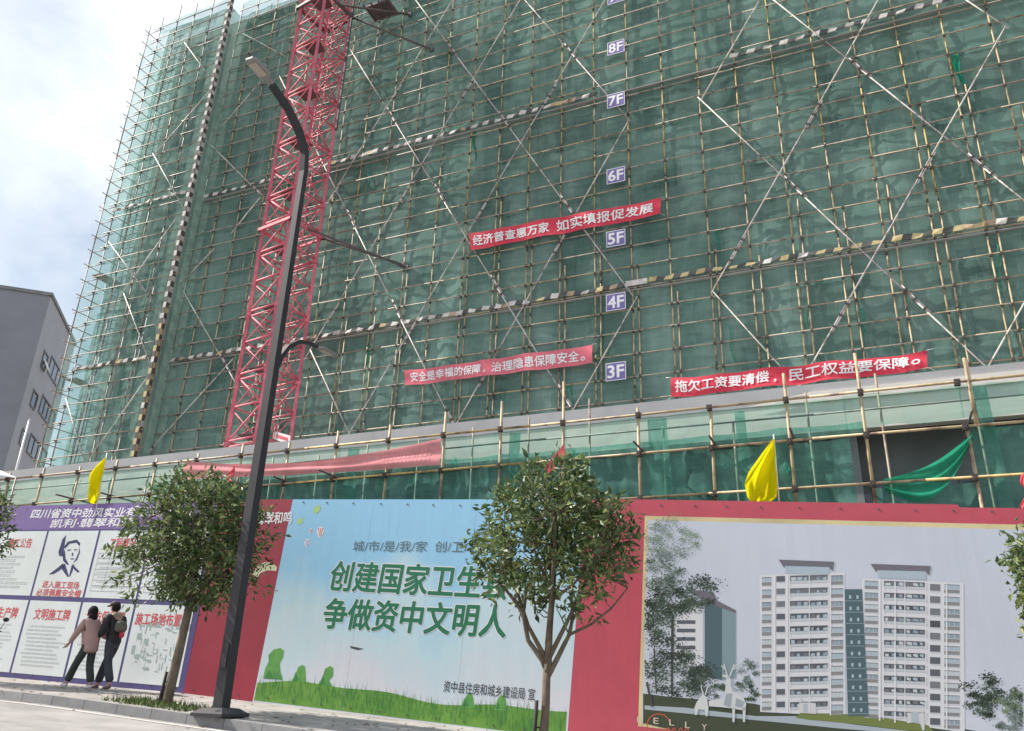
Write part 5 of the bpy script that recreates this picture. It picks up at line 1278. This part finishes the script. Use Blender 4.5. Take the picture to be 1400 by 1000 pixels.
        h = MB(); h.sphere(L_(hx+.012, 0, 1.675), (.108*s, .104*s, .075*s), 18, 10); h.sphere(L_(hx-.125, 0, 1.648), (.075*s, .075*s, .014*s), 14, 6, ax=(Vector((.97, 0, .2)), Vector((0, 1, 0)), Vector((-.2, 0, .97)))); h.build('cap', M_cap, o)
        skin('backpack', {'a': q(.17, 0, 1.36, (.13, .10)), 'b': q(.185, 0, 1.20, (.15, .12)), 'c': q(.17, 0, 1.10, (.13, .10))}, [('a', 'b'), ('b', 'c')], M_olive, o)
        skin('collar', {'a': q(.02, -.10, 1.44, .055), 'b': q(.09, 0, 1.47, .065), 'c': q(.02, .10, 1.44, .055)}, [('a', 'b'), ('b', 'c')], M_beige_c, o, root=1)
        skin('pouch', {'a': q(.24, -.07, 1.06, .075), 'b': q(.25, .03, 1.06, .08)}, [('a', 'b')], M_redbag, o)
    return o
def on_pave(u, v):
    Y = 12.5
    for _ in range(60):
        p = P(u, v, Y); e = p.z-zpave(p.x, Y); Y += 4*e; Y = max(11.2, min(14.0, Y))
    return Y
bw = P(110, 943, 12.95); bw.z = zpave(bw.x, bw.y)
bm_ = P(142, 941, 13.3); bm_.z = zpave(bm_.x, bm_.y)
person(bw, 1.63, 'woman with dark hair in a dusty pink jacket and white trainers, walking', True)
person(bm_, 1.76, 'man in a dark cap and black jacket with an olive backpack and red pouch', False)

# ------------------------------------------------------------------ scooter at the left edge
sx0 = P(-46, 905, 12.6); sz = zpave(sx0.x, 12.6); sb = Vector((sx0.x, 12.6, sz))
sc = empty('scooter', sb, 'black motor scooter parked on the pavement at the left edge, mirror showing', 'scooter')
S = lambda x, y, z: sb+Vector((x, y, z))
for x in (-.62, .62):
    m = MB(); m.tube([S(x+.22*math.cos(a), 0, .26+.22*math.sin(a)) for a in np.linspace(0, 6.283, 21)], .05, 8, cap=False); w = m.build('wheel', M_black_plastic, sc)
    m = MB(); m.tube([S(x, -.03, .26), S(x, .03, .26)], .09, 12)
    for a in np.linspace(0, 6.283, 6)[:-1]: m.tube([S(x, 0, .26), S(x+.18*math.cos(a), 0, .26+.18*math.sin(a))], .014, 5)
    m.build('rim', M_pole_white, w)
m = MB()
def sbody(a, b):
    x = -.85+1.35*a; hgt = .42+.28*math.exp(-((x+.45)/.4)**2); wd = .15+.04*math.sin(a*3.1); th = math.pi*b
    return S(x, wd*math.cos(th), .22+(hgt)*math.sin(th)**.7)
m.grid(sbody, 20, 10); m.build('body', mat('black_scooter_paint', (.02, .02, .022), .25), sc)
m = MB(); m.grid(lambda a, b: S(.42+.22*(1-b)+.05*math.sin(b*3), -.2+.4*a, .35+.65*b-.0*a), 8, 8); m.build('leg_shield', mat('black_scooter_paint', (.02, .02, .022), .25), sc)
m = MB(); m.sphere(S(-.25, 0, .80), (.42, .14, .07), 14, 8); m.build('seat', M_black_plastic, sc)
m = MB(); m.tube([S(.62, 0, .26), S(.44, 0, .95)], .025, 8); m.tube([S(.40, -.34, 1.02), S(.44, 0, .97), S(.40, .34, 1.02)], .016, 8); hbm = m.build('handlebar', M_black_plastic, sc)
for y in (-.30, .30):
    m = MB(); m.tube([S(.42, y*.9, 1.02), S(.46, y*1.1, 1.22)], .008, 5); m.sphere(S(.46, y*1.15, 1.27), (.035, .075, .05), 10, 6); m.build('mirror', M_black_plastic, hbm)
m = MB(); m.sphere(S(.53, 0, .92), (.06, .1, .09), 10, 8); m.build('headlight', M_glass, sc)
